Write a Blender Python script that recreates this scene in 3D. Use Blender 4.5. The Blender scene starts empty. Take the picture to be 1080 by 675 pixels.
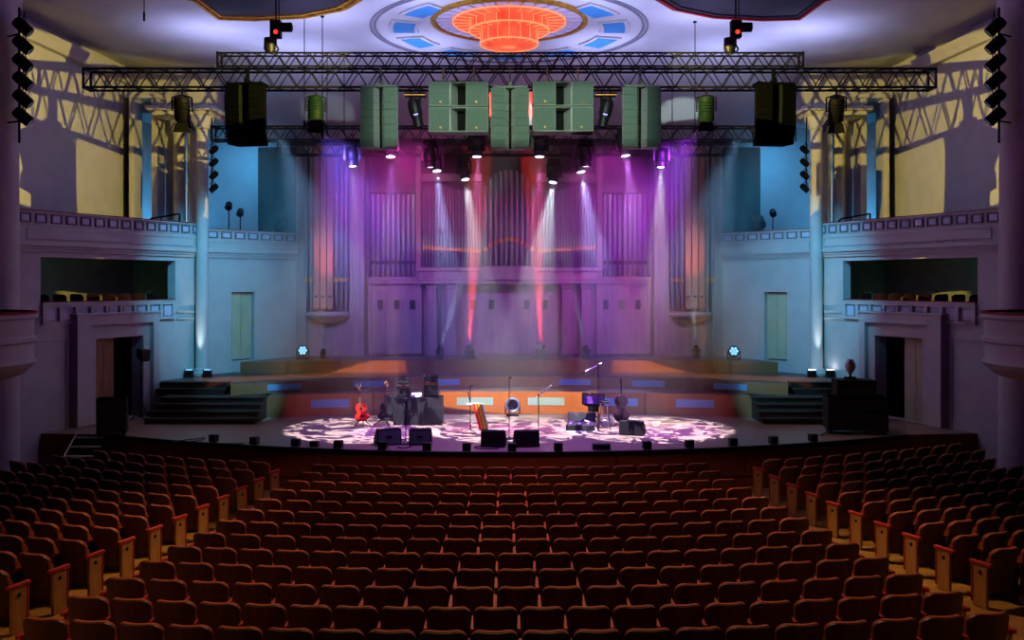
import bpy, bmesh, math, random
from mathutils import Vector, Matrix
random.seed(7)
PI = math.pi
SC = bpy.context.scene
COL = SC.collection
F, CX, CY, EYE = 990.0, 537.0, 298.0, 4.9

def PX(px, py, d):
    """photo pixel at a depth -> world point (camera looks along +Y)"""
    return Vector(((px - CX) / F * d, d, EYE - (py - CY) / F * d))

def V(*a): return Vector(a)

# ------------------------------------------------------------------ materials
def lin(h):
    h = h.lstrip('#')
    r = [int(h[i:i + 2], 16) / 255 for i in (0, 2, 4)]
    return tuple(x / 12.92 if x <= .04045 else ((x + .055) / 1.055) ** 2.4 for x in r)

def mat(name, col, rough=.6, metal=0., var=.0, vscale=3., bump=0., bscale=20., spec=.4, stretch=(1, 1, 1), col2=None, emit=None, estr=0.):
    m = bpy.data.materials.new(name); m.use_nodes = True
    nt = m.node_tree; b = nt.nodes['Principled BSDF']
    c = lin(col) if isinstance(col, str) else col
    b.inputs['Base Color'].default_value = (*c, 1)
    b.inputs['Roughness'].default_value = rough
    b.inputs['Metallic'].default_value = metal
    b.inputs['Specular IOR Level'].default_value = spec
    tc = nt.nodes.new('ShaderNodeTexCoord'); mp = nt.nodes.new('ShaderNodeMapping')
    mp.inputs['Scale'].default_value = stretch
    nt.links.new(tc.outputs['Object'], mp.inputs['Vector'])
    if var or col2:
        n = nt.nodes.new('ShaderNodeTexNoise'); n.inputs['Scale'].default_value = vscale; n.inputs['Detail'].default_value = 5
        nt.links.new(mp.outputs[0], n.inputs['Vector'])
        r = nt.nodes.new('ShaderNodeValToRGB')
        c2 = (lin(col2) if isinstance(col2, str) else col2) if col2 else tuple(x * (1 - var) for x in c)
        c3 = c if col2 else tuple(min(1, x * (1 + var)) for x in c)
        r.color_ramp.elements[0].position = .35; r.color_ramp.elements[1].position = .65
        r.color_ramp.elements[0].color = (*c2, 1); r.color_ramp.elements[1].color = (*c3, 1)
        nt.links.new(n.outputs['Fac'], r.inputs['Fac']); nt.links.new(r.outputs['Color'], b.inputs['Base Color'])
    if bump:
        n2 = nt.nodes.new('ShaderNodeTexNoise'); n2.inputs['Scale'].default_value = bscale; n2.inputs['Detail'].default_value = 4
        nt.links.new(mp.outputs[0], n2.inputs['Vector'])
        bm_ = nt.nodes.new('ShaderNodeBump'); bm_.inputs['Strength'].default_value = bump; bm_.inputs['Distance'].default_value = .02
        nt.links.new(n2.outputs['Fac'], bm_.inputs['Height']); nt.links.new(bm_.outputs['Normal'], b.inputs['Normal'])
    if emit:
        e = lin(emit) if isinstance(emit, str) else emit
        b.inputs['Emission Color'].default_value = (*e, 1); b.inputs['Emission Strength'].default_value = estr
    return m

def planks(name, c1, c2, axis='x', width=.12, length=1.6, rough=.45):
    m = mat(name, c1, rough)
    nt = m.node_tree; b = nt.nodes['Principled BSDF']
    tc = nt.nodes.new('ShaderNodeTexCoord'); mp = nt.nodes.new('ShaderNodeMapping')
    if axis == 'y': mp.inputs['Rotation'].default_value = (0, 0, PI / 2)
    nt.links.new(tc.outputs['Object'], mp.inputs['Vector'])
    br = nt.nodes.new('ShaderNodeTexBrick')
    br.inputs['Color1'].default_value = (*lin(c1), 1); br.inputs['Color2'].default_value = (*lin(c2), 1)
    br.inputs['Mortar'].default_value = (*[x * .45 for x in lin(c2)], 1)
    br.inputs['Scale'].default_value = 1; br.inputs['Mortar Size'].default_value = .006
    br.inputs['Brick Width'].default_value = length; br.inputs['Row Height'].default_value = width
    nt.links.new(mp.outputs[0], br.inputs['Vector'])
    n = nt.nodes.new('ShaderNodeTexNoise'); n.inputs['Scale'].default_value = 4; n.inputs['Detail'].default_value = 6
    mp2 = nt.nodes.new('ShaderNodeMapping'); mp2.inputs['Scale'].default_value = (1, 9, 9) if axis == 'x' else (9, 1, 9)
    nt.links.new(tc.outputs['Object'], mp2.inputs['Vector']); nt.links.new(mp2.outputs[0], n.inputs['Vector'])
    mx = nt.nodes.new('ShaderNodeMix'); mx.data_type = 'RGBA'; mx.blend_type = 'MULTIPLY'; mx.inputs['Factor'].default_value = .5
    nt.links.new(br.outputs['Color'], mx.inputs['A']); nt.links.new(n.outputs['Fac'], mx.inputs['B'])
    nt.links.new(mx.outputs['Result'], b.inputs['Base Color'])
    return m

M = {}
M['plaster'] = mat('white_plaster', '#d6d2c8', .75, var=.05, vscale=2, bump=.05, bscale=30)
M['plaster2'] = mat('ceiling_plaster', '#d9d7d2', .8, var=.04, vscale=1.2)
M['dark_wall'] = mat('dark_rear_wall', '#3a3230', .8, var=.15, vscale=2)
M['relief'] = mat('ivory_relief', '#e8e2ee', .6, var=.06, vscale=12)
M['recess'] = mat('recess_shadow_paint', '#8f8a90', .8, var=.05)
M['red_velvet'] = mat('red_velvet', '#a01a14', .85, var=.15, vscale=15)
M['stagefloor'] = planks('stage_boards', '#a8917f', '#988070', 'x', .11, 2.2, .38)
M['apron'] = planks('apron_wood', '#7a3f1e', '#8a4a24', 'x', .3, 2.5, .5)
M['riser'] = planks('riser_wood', '#b57f50', '#a87346', 'x', .9, 1.9, .32)
M['parquet'] = planks('stalls_parquet', '#c9a050', '#b58a3c', 'x', .09, .7, .5)
M['seatwood'] = mat('seat_veneer', '#4e301e', .45, var=.22, vscale=2.5, stretch=(9, 9, 1.2), bump=.03)
M['seatcloth'] = mat('seat_upholstery', '#b05a32', .8, var=.15, vscale=30, bump=.2, bscale=90)
M['endwood'] = mat('end_panel_wood', '#b78a54', .5, var=.15, vscale=3, stretch=(8, 8, 1))
M['armred'] = mat('arm_rest_red', '#b5301f', .6, var=.1, vscale=12)
M['blackmetal'] = mat('black_metal', '#0b0b0d', .6, .0, spec=.12, var=.2, vscale=9)
M['alu'] = mat('truss_black_paint', '#0b0c0e', .5, .3, var=.2, vscale=7)
M['blackplastic'] = mat('black_plastic', '#101013', .5, var=.2, vscale=9)
M['steps'] = mat('stained_step_wood', '#33241d', .55, var=.2, vscale=3, stretch=(1, 6, 6))
M['risertop'] = planks('riser_floor_boards', '#6a5650', '#5c4a45', 'x', .11, 2.2, .4)
M['tolex'] = mat('amp_vinyl', '#0e0d13', .75, var=.15, vscale=40, bump=.3, bscale=120)
M['grille'] = mat('speaker_grille', '#55705f', .5, .1, var=.08, vscale=30, bump=.3, bscale=160)
M['grille_dk'] = mat('speaker_grille_black', '#060707', .9, .0, spec=.02, var=.1, vscale=30, bump=.3, bscale=160)  # black grille; on the outer arrays it stands for missing light
M['cab'] = mat('speaker_cabinet_paint', '#7f907c', .55, var=.06, vscale=10)
M['cab_unlit'] = mat('speaker_cabinet_unlit', '#060606', .9, spec=.02, var=.1, vscale=10)  # blackened cabinet colour: the outer arrays' lack of light is painted in
M['horn_unlit'] = mat('speaker_slot_unlit', '#101310', .9, spec=.05)  # slot walls of the outer arrays, their shade put into the colour
M['boxdim'] = mat('box_plaster_dimmed', '#8d8a62', .8, var=.1)  # plaster made darker here to put the box rooms' dimness into the colour
M['greenlit'] = mat('lamp_black_green_lit', '#0a1f18', .6, .0, spec=.1, var=.1)  # green light on two front-truss lamps, put into their body colour
M['horn'] = mat('horn_white', '#b4c4b2', .35, var=.03)
M['brass'] = mat('brass', '#f0bc58', .35, .3, var=.1, vscale=12)
M['gold'] = mat('gold_paint', '#d59a2c', .4, .5, var=.25, vscale=6)
M['chrome'] = mat('chrome', '#d8d8e0', .18, 1., var=.03)
M['pipe'] = mat('organ_pipe_tin', '#aeb6bd', .3, .55, var=.12, vscale=3, stretch=(1, 1, .2))
M['pipewood'] = mat('organ_pipe_wood', '#cf8f76', .5, var=.1, vscale=2, stretch=(6, 6, .5))
M['case'] = mat('organ_case_paint', '#b7a9a0', .6, var=.12, vscale=2, stretch=(5, 5, .6))
M['case_dk'] = mat('organ_case_dark', '#6b5d63', .7, var=.15, vscale=2)
M['doorwood'] = mat('door_wood', '#b8875e', .5, var=.15, vscale=2, stretch=(8, 8, 1))
M['doorcream'] = mat('door_cream', '#d8cfa6', .5, var=.06, vscale=2)
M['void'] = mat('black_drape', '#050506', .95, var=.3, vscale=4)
M['guitar'] = mat('guitar_red', '#e0241a', .25, var=.12, vscale=3)
M['neck'] = mat('guitar_neck', '#7a5338', .4, var=.15, vscale=8)
M['bassv'] = mat('double_bass_varnish', '#2a1526', .3, var=.2, vscale=4)
M['skin'] = mat('drum_skin', '#9fd0e4', .5, var=.05)
M['white'] = mat('white_paint', '#e9e6ea', .5, var=.03)
M['violetcase'] = mat('violet_vinyl_case', '#5b2f86', .55, var=.2, vscale=8)
M['coffer'] = mat('coffer_dark', '#231a22', .7, var=.2, vscale=2)
M['skyblue'] = mat('ceiling_blue_glass', '#4aa8e0', .35, var=.08, vscale=2)
M['vent'] = mat('riser_vent', '#86c6ff', .45, .2, var=.06, vscale=20)
M['carpetdk'] = mat('gallery_carpet', '#241a20', .9, var=.2, vscale=6)
M['redlens'] = mat('red_lamp', '#ff3020', .4, emit='#ff2a18', estr=3.)
M['lens'] = mat('lamp_lens', '#ffffff', .2, emit=(.8, .82, 1.), estr=9.)
M['lens_off'] = mat('lamp_glass', '#9fb0b8', .1, .2, var=.05)
M['lens_blue'] = mat('lamp_lens_blue', '#a0d8ff', .2, emit=(.25, .7, 1.), estr=1.6)
M['led_dim'] = mat('led_face_dim', '#c0d0ff', .2, emit=(.3, .3, 1.), estr=1.2)

# ------------------------------------------------------------------ mesh builder
class MB:
    def __init__(s): s.bm = bmesh.new(); s.mi = 0
    def _new(s, vs, faces):
        bv = [s.bm.verts.new(v) for v in vs]
        for f in faces:
            try:
                fc = s.bm.faces.new([bv[i] for i in f]); fc.material_index = s.mi
            except ValueError: pass
        return bv
    def hexa(s, p):  # 8 points: bottom 4 ccw, top 4 ccw
        s._new(p, [(3, 2, 1, 0), (4, 5, 6, 7), (0, 1, 5, 4), (1, 2, 6, 5), (2, 3, 7, 6), (3, 0, 4, 7)]); return s
    def box(s, x0, x1, y0, y1, z0, z1, T=None):
        p = [V(x0, y0, z0), V(x1, y0, z0), V(x1, y1, z0), V(x0, y1, z0), V(x0, y0, z1), V(x1, y0, z1), V(x1, y1, z1), V(x0, y1, z1)]
        if T is not None: p = [T(q) if callable(T) else T @ q for q in p]
        return s.hexa(p)
    def prism(s, pts, z0, z1, T=None):  # polygon in xy extruded in z
        n = len(pts); p = [V(a, b, z0) for a, b in pts] + [V(a, b, z1) for a, b in pts]
        if T is not None: p = [T(q) if callable(T) else T @ q for q in p]
        s._new(p, [tuple(reversed(range(n))), tuple(range(n, 2 * n))] + [(i, (i + 1) % n, n + (i + 1) % n, n + i) for i in range(n)]); return s
    def tube(s, a, b, r, r2=None, n=8, cap=True):
        a = Vector(a); b = Vector(b); r2 = r if r2 is None else r2
        d = (b - a)
        if d.length < 1e-6: return s
        q = d.to_track_quat('Z', 'Y'); vs = []
        for c, rr in ((a, r), (b, r2)):
            for i in range(n):
                t = 2 * PI * i / n
                vs.append(c + q @ V(rr * math.cos(t), rr * math.sin(t), 0))
        fs = [(i, (i + 1) % n, n + (i + 1) % n, n + i) for i in range(n)]
        if cap: fs += [tuple(reversed(range(n))), tuple(range(n, 2 * n))]
        s._new(vs, fs); return s
    def path(s, pts, r, n=6):
        for a, b in zip(pts[:-1], pts[1:]): s.tube(a, b, r, n=n)
        return s
    def lathe(s, prof, n=24, T=None, a0=0., a1=2 * PI, close=True):
        full = abs(a1 - a0 - 2 * PI) < 1e-6; k = n if full else n + 1
        vs = []
        for r, z in prof:
            for i in range(k):
                t = a0 + (a1 - a0) * i / n
                q = V(r * math.cos(t), r * math.sin(t), z)
                if T is not None: q = T(q) if callable(T) else T @ q
                vs.append(q)
        fs = []
        for j in range(len(prof) - 1):
            for i in range(n if full else n):
                i2 = (i + 1) % k
                fs.append((j * k + i, j * k + i2, (j + 1) * k + i2, (j + 1) * k + i))
        if close and full:
            if prof[0][0] > 1e-4: fs.append(tuple(reversed(range(k))))
            if prof[-1][0] > 1e-4: fs.append(tuple((len(prof) - 1) * k + i for i in range(k)))
        s._new(vs, fs); return s
    def m(s, i): s.mi = i; return s
    def build(s, name, mats, parent=None, smooth=False, bevel=0., loc=None, solid=None, weld=True):
        me = bpy.data.meshes.new(name)
        if weld: bmesh.ops.remove_doubles(s.bm, verts=s.bm.verts, dist=1e-5)
        bmesh.ops.recalc_face_normals(s.bm, faces=s.bm.faces)
        s.bm.to_mesh(me); s.bm.free()
        for mm in (mats if isinstance(mats, (list, tuple)) else [mats]): me.materials.append(M[mm] if isinstance(mm, str) else mm)
        if smooth:
            for p in me.polygons: p.use_smooth = True
        o = bpy.data.objects.new(name, me); COL.objects.link(o)
        if loc is not None: o.location = loc
        if parent is not None: o.parent = parent
        if solid: k = o.modifiers.new('solid', 'SOLIDIFY'); k.thickness = solid; k.offset = 0
        if bevel: k = o.modifiers.new('bevel', 'BEVEL'); k.width = bevel; k.segments = 2; k.limit_method = 'ANGLE'
        if smooth:
            try:
                me.set_sharp_from_angle(angle=math.radians(40))
            except Exception: pass
        return o

def tag(o, label=None, cat=None, group=None, kind=None):
    if label: o['label'] = label
    if cat: o['category'] = cat
    if group: o['group'] = group
    if kind: o['kind'] = kind
    return o
def struct(o, label=None):
    o['kind'] = 'structure'
    if label: o['label'] = label; 
    return o
def thing(name, label, cat, loc=(0, 0, 0), rot=(0, 0, 0), group=None):
    o = bpy.data.objects.new(name, None); COL.objects.link(o)
    o.empty_display_size = .1; o.location = loc; o.rotation_euler = rot
    return tag(o, label, cat, group)
CHILD = {}
def kids(o):
    return [c for c in bpy.data.objects if c.parent is o] if o.name not in CHILD else CHILD[o.name]
def copy_tree(o, parent=None, cache=True):
    if cache and o.name not in CHILD: CHILD[o.name] = [c for c in bpy.data.objects if c.parent is o]
    c = o.copy(); COL.objects.link(c); c.parent = parent
    for ch in kids(o): copy_tree(ch, c)
    return c
ORD = ['first', 'second', 'third', 'fourth', 'fifth', 'sixth', 'seventh', 'eighth', 'ninth', 'tenth', 'eleventh', 'twelfth', 'thirteenth', 'fourteenth', 'fifteenth', 'sixteenth', 'seventeenth', 'eighteenth', 'nineteenth', 'twentieth', 'twenty-first', 'twenty-second']
NUM = ['one', 'two', 'three', 'four', 'five', 'six', 'seven', 'eight', 'nine', 'ten', 'eleven', 'twelve', 'thirteen', 'fourteen']

# ------------------------------------------------------------------ hall geometry constants
SZ = .97                     # stage floor height
CEIL = 12.0
T1, T2, T3 = 1.62, 1.95, 2.33
SIDE = {-1: 'left', 1: 'right'}
WL = math.hypot(2.7, 6.2)    # the angled box wall, near (12.6, 23.8) -> column (9.9, 30)
def wallT(s):                # local (u along wall away from camera, n towards the hall, z) -> world
    du = V(2.7 / WL, 6.2 / WL, 0); dn = V(6.2 / WL, -2.7 / WL, 0)
    def T(q):
        p = V(-12.6, 23.8, 0) + du * q.x + dn * q.y
        return V(p.x * -s, p.y, q.z) if s > 0 else V(p.x, p.y, q.z)
    return T
def u_of(px):                # px measured on the left half
    t = (CX - px) / F; d = 22.965 / (t + .4355); return (d - 23.8) * WL / 6.2
CL = math.hypot(2.4, 3.0)    # corner wall  (9.9, 30) -> (7.5, 33)
def cornT(s):
    du = V(2.4 / CL, 3.0 / CL, 0); dn = V(3.0 / CL, -2.4 / CL, 0)
    def T(q):
        p = V(-9.9, 30, 0) + du * q.x + dn * q.y
        return V(p.x * -s, p.y, q.z) if s > 0 else V(p.x, p.y, q.z)
    return T
def stage_front(x): return 21.75 + x * x * .0235
def row_d(k, x): return 20.4 - .875 * k + (x + .35) ** 2 / (2 * (22 + .875 * k))
def floor_z(x, y):
    k = (row_d(0, x) - y) / .875
    return .02 + .0024 * min(max(k, 0), 17) ** 2
# ================================================================== THE SETTING
# stalls floor (gently raked)
mb = MB(); nx, ny = 28, 52; vs = []
for j in range(ny + 1):
    for i in range(nx + 1):
        x = -13.2 + 26.4 * i / nx; y = -3 + 27.6 * j / ny
        vs.append(V(x, y, floor_z(x, y)))
mb._new(vs, [(j * (nx + 1) + i, j * (nx + 1) + i + 1, (j + 1) * (nx + 1) + i + 1, (j + 1) * (nx + 1) + i) for j in range(ny) for i in range(nx)])
struct(mb.build('floor', 'parquet', smooth=True))

def topmat(o, idx=1, nz=.5):
    for p in o.data.polygons:
        if p.normal.z > nz: p.material_index = idx
    return o

# ceiling: flat field + slope over the organ
mb = MB()
mb.box(-13.4, 13.4, -3, 30.4, CEIL, CEIL + .3)
mb.hexa([V(-9.6, 30.4, 12), V(9.6, 30.4, 12), V(9.6, 34.3, 9.75), V(-9.6, 34.3, 9.75), V(-9.6, 30.4, 12.3), V(9.6, 30.4, 12.3), V(9.6, 34.3, 10.05), V(-9.6, 34.3, 10.05)])
mb.box(-13.4, -9.6, 30.4, 31.4, CEIL, CEIL + .3); mb.box(9.6, 13.4, 30.4, 31.4, CEIL, CEIL + .3)
struct(mb.build('ceiling', 'plaster2'))

# rear and near side walls (they close the hall round the camera)
struct(MB().box(-13.4, 13.4, -3.3, -3, 0, CEIL).build('wall_rear', 'dark_wall'))

for s in (-1, 1):
    T = wallT(s); TC = cornT(s); side = SIDE[s]
    sx = lambda x: x * -s * -1 if s > 0 else -x   # positive distance from the axis -> world x
    # ---- angled box wall
    mb = MB()
    b = lambda u0, u1, n0, n1, z0, z1: mb.box(u0, u1, n0, n1, z0, z1, T)
    b(0, WL, -.3, 0, 0, SZ)
    b(0, 2.5, -.3, 0, SZ, 3.32); b(4.24, WL, -.3, 0, SZ, 3.32)
    b(0, WL, -.3, 0, 3.32, 4.34)
    b(0, .84, -.3, 0, 4.34, 5.57); b(5.7, WL, -.3, 0, 4.34, 5.57)
    b(0, WL, -.3, 0, 5.57, 5.95)
    # near straight wall of the hall
    mb.box(s * 13.2, s * 13.4, -3, 23.8, 0, CEIL); mb.box(s * 12.6, s * 13.4, 23.6, 23.8, 0, 6)
    # corner wall with its door opening
    c = lambda u0, u1, n0, n1, z0, z1: mb.box(u0, u1, n0, n1, z0, z1, TC)
    c(0, 1.2, -.25, 0, .5, 5.95); c(2.1, CL, -.25, 0, .5, 5.95); c(1.2, 2.1, -.25, 0, 4.58, 5.95); c(1.2, 2.1, -.25, 0, .5, 2.3)
    # outer gallery wall, lintel wall and piers, back wall
    mb.hexa([V(s * 13.05, 23.8, 5.9), V(s * 12.6, 31, 5.9), V(s * 12.8, 31, 5.9), V(s * 13.25, 23.8, 5.9), V(s * 13.05, 23.8, CEIL), V(s * 12.6, 31, CEIL), V(s * 12.8, 31, CEIL), V(s * 13.25, 23.8, CEIL)])
    mb.box(s * 9.5, s * 12.7, 31, 31.3, 10.5, CEIL); mb.box(s * 12.3, s * 12.7, 31, 31.3, 5.9, 10.5)
    mb.box(s * 11.0, s * 11.35, 31, 31.3, 5.9, 10.5)
    mb.box(s * 7.5, s * 12.8, 34, 34.3, 5.9, 10.6)
    mb.box(s * 12.7, s * 12.9, 31, 34.3, 5.9, 10.6); mb.box(s * 9.6, s * 12.8, 31.3, 34.3, 10.5, 10.7)
    struct(mb.build('wall_' + side, 'plaster'))
    # ---- gallery floors
    mb = MB()
    w0, w1 = T(V(0, -.02, 0)), T(V(WL, -.02, 0))
    P_ = lambda p: (p.x, p.y)
    c1 = TC(V(CL, -.02, 0))
    mb.prism([P_(w0), P_(w1), P_(c1), (s * 7.6, 34), (s * 12.7, 34), (s * 12.6, 31), (s * 13.0, 23.85)], 5.7, 5.93)
    mb.prism([P_(T(V(.3, -.32, 0))), P_(T(V(6.4, -.32, 0))), P_(T(V(6.4, -2.4, 0))), P_(T(V(.3, -2.4, 0)))], 3.5, 3.7)
    struct(mb.build('floor_gallery', 'carpetdk'))
    # ---- lower box room behind the opening + corridor behind the doors
    mb = MB()
    mb.box(.3, 6.4, -2.5, -2.4, 3.7, 5.7, T); mb.box(.2, .3, -2.5, -.32, 3.7, 5.7, T); mb.box(6.4, 6.5, -2.5, -.32, 3.7, 5.7, T)
    struct(mb.build('wall_box_' + side, 'boxdim'))
    mb = MB(); mb.box(2.2, 4.6, -1.6, -1.5, .5, 3.5, T); mb.box(2.1, 2.2, -1.6, -.32, .5, 3.5, T); mb.box(4.6, 4.7, -1.6, -.32, .5, 3.5, T); mb.box(2.2, 4.6, -1.5, -.3, .6, .95, T); mb.box(2.1, 4.7, -1.6, -.32, 3.4, 3.48, T)
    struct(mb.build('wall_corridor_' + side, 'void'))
    # ---- stepped portal round the stage door
    mb = MB()
    mb.box(1.75, 2.2, 0, .30, 0.98, 4.02, T); mb.box(4.5, 4.75, 0, .30, .98, 4.02, T); mb.box(2.2, 4.5, 0, .30, 3.72, 4.02, T)
    mb.box(2.2, 2.5, 0, .16, .98, 3.72, T); mb.box(4.24, 4.5, 0, .16, .98, 3.72, T); mb.box(2.5, 4.24, 0, .16, 3.34, 3.72, T)
    mb.box(1.7, 4.8, 0, .34, 4.0, 4.06, T)
    struct(mb.build('trim_portal_' + side, 'plaster', bevel=.012))
    # ---- mouldings
    mb = MB()
    for z0, z1, n in ((5.70, 5.78, .07), (5.78, 5.86, .12), (5.86, 5.97, .2)):
        mb.box(0, WL + .03, 0, n, z0, z1, T); mb.box(0, CL, 0, n * .8, z0, z1, TC)
    mb.box(0, .84, 0, .04, 3.95, 4.02, T); mb.box(5.75, WL, 0, .04, 3.95, 4.02, T); mb.box(5.75, WL, 0, .04, 3.74, 3.8, T)
    mb.box(.1, 1.7, 0, .03, 3.35, 3.4, T); mb.box(.1, .15, 0, .03, .3, 3.4, T); mb.box(1.62, 1.67, 0, .03, .3, 3.4, T)
    struct(mb.build('trim_moulding_' + side, 'plaster', bevel=.01))
    mb = MB()
    mb.hexa([V(s * 12.85, 23.8, 11.4), V(s * 12.42, 31, 11.4), V(s * 12.65, 31, 11.4), V(s * 13.1, 23.8, 11.4), V(s * 12.6, 23.8, 11.7), V(s * 12.2, 31, 11.7), V(s * 12.65, 31, 11.7), V(s * 13.1, 23.8, 11.7)])
    struct(mb.build('trim_cornice_' + side, 'plaster'))
    # ---- upper gallery front with square relief panels
    mb = MB()
    mb.box(0, WL, 0, .14, 5.97, 6.40, T); mb.box(0, WL, 0, .10, 6.40, 6.72, T)
    mb.box(.3, WL - .4, .14, .17, 6.03, 6.06, T); mb.box(.3, WL - .4, .14, .17, 6.3, 6.33, T); mb.box(.3, .33, .14, .17, 6.06, 6.3, T); mb.box(WL - .43, WL - .4, .14, .17, 6.06, 6.3, T)
    mb.box(0, WL, -.12, .15, 6.72, 6.76, T); mb.box(0, WL, 0, .15, 6.38, 6.42, T)
    gf = struct(mb.build('trim_gallery_front_' + side, 'plaster', bevel=.008))
    mb = MB(); mb.box(0, WL, -.1, .13, 6.76, 6.79, T); mb.build('velvet_rail', 'red_velvet', gf)
    for i in range(14):
        u = .28 + i * (WL - .55) / 13
        mb = MB(); w = .17
        mb.box(u - w, u + w, .10, .15, 6.45, 6.475, T); mb.box(u - w, u + w, .10, .15, 6.665, 6.69, T)
        mb.box(u - w, u - w + .03, .10, .15, 6.475, 6.665, T); mb.box(u + w - .03, u + w, .10, .15, 6.475, 6.665, T)
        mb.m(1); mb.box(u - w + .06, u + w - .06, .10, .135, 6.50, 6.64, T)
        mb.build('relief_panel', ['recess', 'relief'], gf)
    mb = MB()
    mb.box(0, CL, 0, .12, 5.95, 6.30, TC); mb.box(0, CL, 0, .08, 6.3, 6.58, TC); mb.box(0, CL, -.12, .13, 6.58, 6.62, TC); mb.box(.25, CL - .1, .12, .15, 6.2, 6.23, TC); mb.box(.25, .28, .12, .15, 6.0, 6.2, TC)
    gc = struct(mb.build('trim_corner_front_' + side, 'plaster', bevel=.008))
    mb = MB(); mb.box(0, CL, -.1, .1, 6.62, 6.645, TC); mb.build('velvet_rail', 'red_velvet', gc)
    for i in range(7):
        u = .42 + i * .52; mb = MB(); w = .19
        mb.box(u - w, u + w, .08, .12, 6.34, 6.365, TC); mb.box(u - w, u + w, .08, .12, 6.53, 6.555, TC)
        mb.box(u - w, u - w + .03, .08, .12, 6.365, 6.53, TC); mb.box(u + w - .03, u + w, .08, .12, 6.365, 6.53, TC)
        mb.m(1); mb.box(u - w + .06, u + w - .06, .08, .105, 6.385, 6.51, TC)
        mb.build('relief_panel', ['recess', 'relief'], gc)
    # ---- lower box parapet, its velvet rail and square openings
    mb = MB()
    mb.box(.84, 5.6, 0, .10, 3.79, 3.86, T); mb.box(.84, 5.6, 0, .10, 4.24, 4.34, T); mb.box(.84, 5.6, -.3, .12, 4.34, 4.37, T)
    us = [.84 + (i + .5) * 4.76 / 9 for i in range(9)]
    for i in range(10):
        mb.box(.84 + i * 4.66 / 9, .84 + i * 4.66 / 9 + .1, 0, .10, 3.86, 4.24, T)
    bf = struct(mb.build('trim_box_front_' + side, 'plaster', bevel=.008))
    mb = MB(); mb.box(.84, 5.6, -.1, .1, 4.37, 4.395, T); mb.build('velvet_rail', 'red_velvet', bf)
    for u in us:
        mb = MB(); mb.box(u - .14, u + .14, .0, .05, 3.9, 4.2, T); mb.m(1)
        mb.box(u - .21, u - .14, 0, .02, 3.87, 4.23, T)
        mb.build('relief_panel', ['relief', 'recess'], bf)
    # ---- double door of the stage portal and corner door
    d = struct(MB().box(2.5, 3.42, -.2, -.15, .98, 3.32, T).build('door_1' if s < 0 else 'door_2', 'doorwood' if s < 0 else 'doorcream'), )
    mb = MB()
    for a, bb in ((2.56, 2.9), (3.02, 3.36)):
        for z0, z1 in ((1.1, 1.9), (2.0, 3.2)):
            mb.box(a, bb, -.15, -.135, z0, z1, T)
    mb.build('door_panel', 'doorwood' if s < 0 else 'doorcream', d)
    MB().tube(T(V(2.98, -.12, 1.95)), T(V(2.98, -.12, 2.15)), .015).build('door_handle', 'brass', d)
    d = struct(MB().box(1.22, 2.08, -.2, -.14, 2.34, 4.56, TC).build('door_3' if s < 0 else 'door_4', 'doorcream'))
    mb = MB(); mb.box(1.3, 1.58, -.14, -.125, 2.5, 4.4, TC); mb.box(1.72, 2.0, -.14, -.125, 2.5, 4.4, TC); mb.box(1.64, 1.66, -.14, -.12, 2.36, 4.56, TC); mb.build('door_panel', 'doorcream', d)
    MB().tube(TC(V(1.62, -.11, 3.3)), TC(V(1.62, -.11, 3.5)), .015).build('door_handle', 'brass', d)
    # ---- tall column at the corner of gallery and stage
    cx_, cy_ = s * 9.72, 29.72
    mb = MB(); mb.lathe([(.2, T2 + .25), (.195, 4), (.18, 9.7), (.18, 9.75)], 28)
    col = struct(mb.build('column', 'plaster', smooth=True, loc=(cx_, cy_, 0)))
    MB().lathe([(.3, T2), (.3, T2 + .1), (.25, T2 + .14), (.25, T2 + .2), (.2, T2 + .27)], 28).build('column_base', 'plaster', col, smooth=True)
    MB().lathe([(.18, 9.72), (.25, 9.78), (.25, 9.84), (.33, 9.95), (.36, 10.08), (.36, 10.15)], 28).build('capital', 'plaster', col, smooth=True)
    for k, (xx, yy) in enumerate(((10.75, 30.6), (10.2, 30.35))):
        mb = MB(); mb.lathe([(.26, 5.95), (.26, 6.1), (.2, 6.2), (.19, 9.7), (.27, 9.85), (.3, 10.15)], 24)
        struct(mb.build('column', 'plaster', smooth=True, loc=(s * xx, yy, 0)))
    mb = MB(); mb.box(s * 9.35, s * 11.2, 29.35, 31.2, 10.15, 10.28); mb.box(s * 9.2, s * 11.35, 29.2, 31.0, 10.28, 10.42); mb.box(s * 9.45, s * 11.15, 29.5, 30.99, 10.42, 10.55)
    struct(mb.build('trim_entablature_' + side, 'plaster', bevel=.015))
    # portal frame standing on the gallery
    mb = MB(); mb.box(s * 11.35, s * 11.55, 30.3, 30.98, 5.95, 10.85); mb.box(s * 12.1, s * 12.28, 30.3, 30.98, 5.95, 10.85); mb.box(s * 11.3, s * 12.35, 30.25, 30.98, 10.85, 11.0)
    struct(mb.build('trim_gallery_portal_' + side, 'plaster', bevel=.02))
    tag(MB().box(s * 7.65, s * 9.0, 33.6, 33.8, 5.95, 9.75).build('stage_drape', 'void', bevel=.03), 'black drape hanging at the %s gallery beside the organ' % side, 'drape')
    # ---- great column nearest the camera and the round box hung beside it
    mb = MB(); mb.lathe([(.55, 0), (.55, .3), (.46, .4), (.44, 11.3), (.5, 11.4), (.55, CEIL)], 32)
    struct(mb.build('column', 'plaster', smooth=True, loc=(s * 11.98, 22, 0)))
    mb = MB(); R = 2.0
    prof = [(.05, 2.75), (1.2, 2.8), (1.75, 2.95), (1.9, 3.1), (R - .06, 3.12), (R, 3.22), (R - .05, 3.3), (R - .05, 3.62), (R, 3.66), (R, 3.74), (R - .05, 3.78), (R - .05, 4.12), (R + .03, 4.16), (R + .03, 4.24), (R - .14, 4.24), (R - .14, 3.55), (.05, 3.55)]
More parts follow.
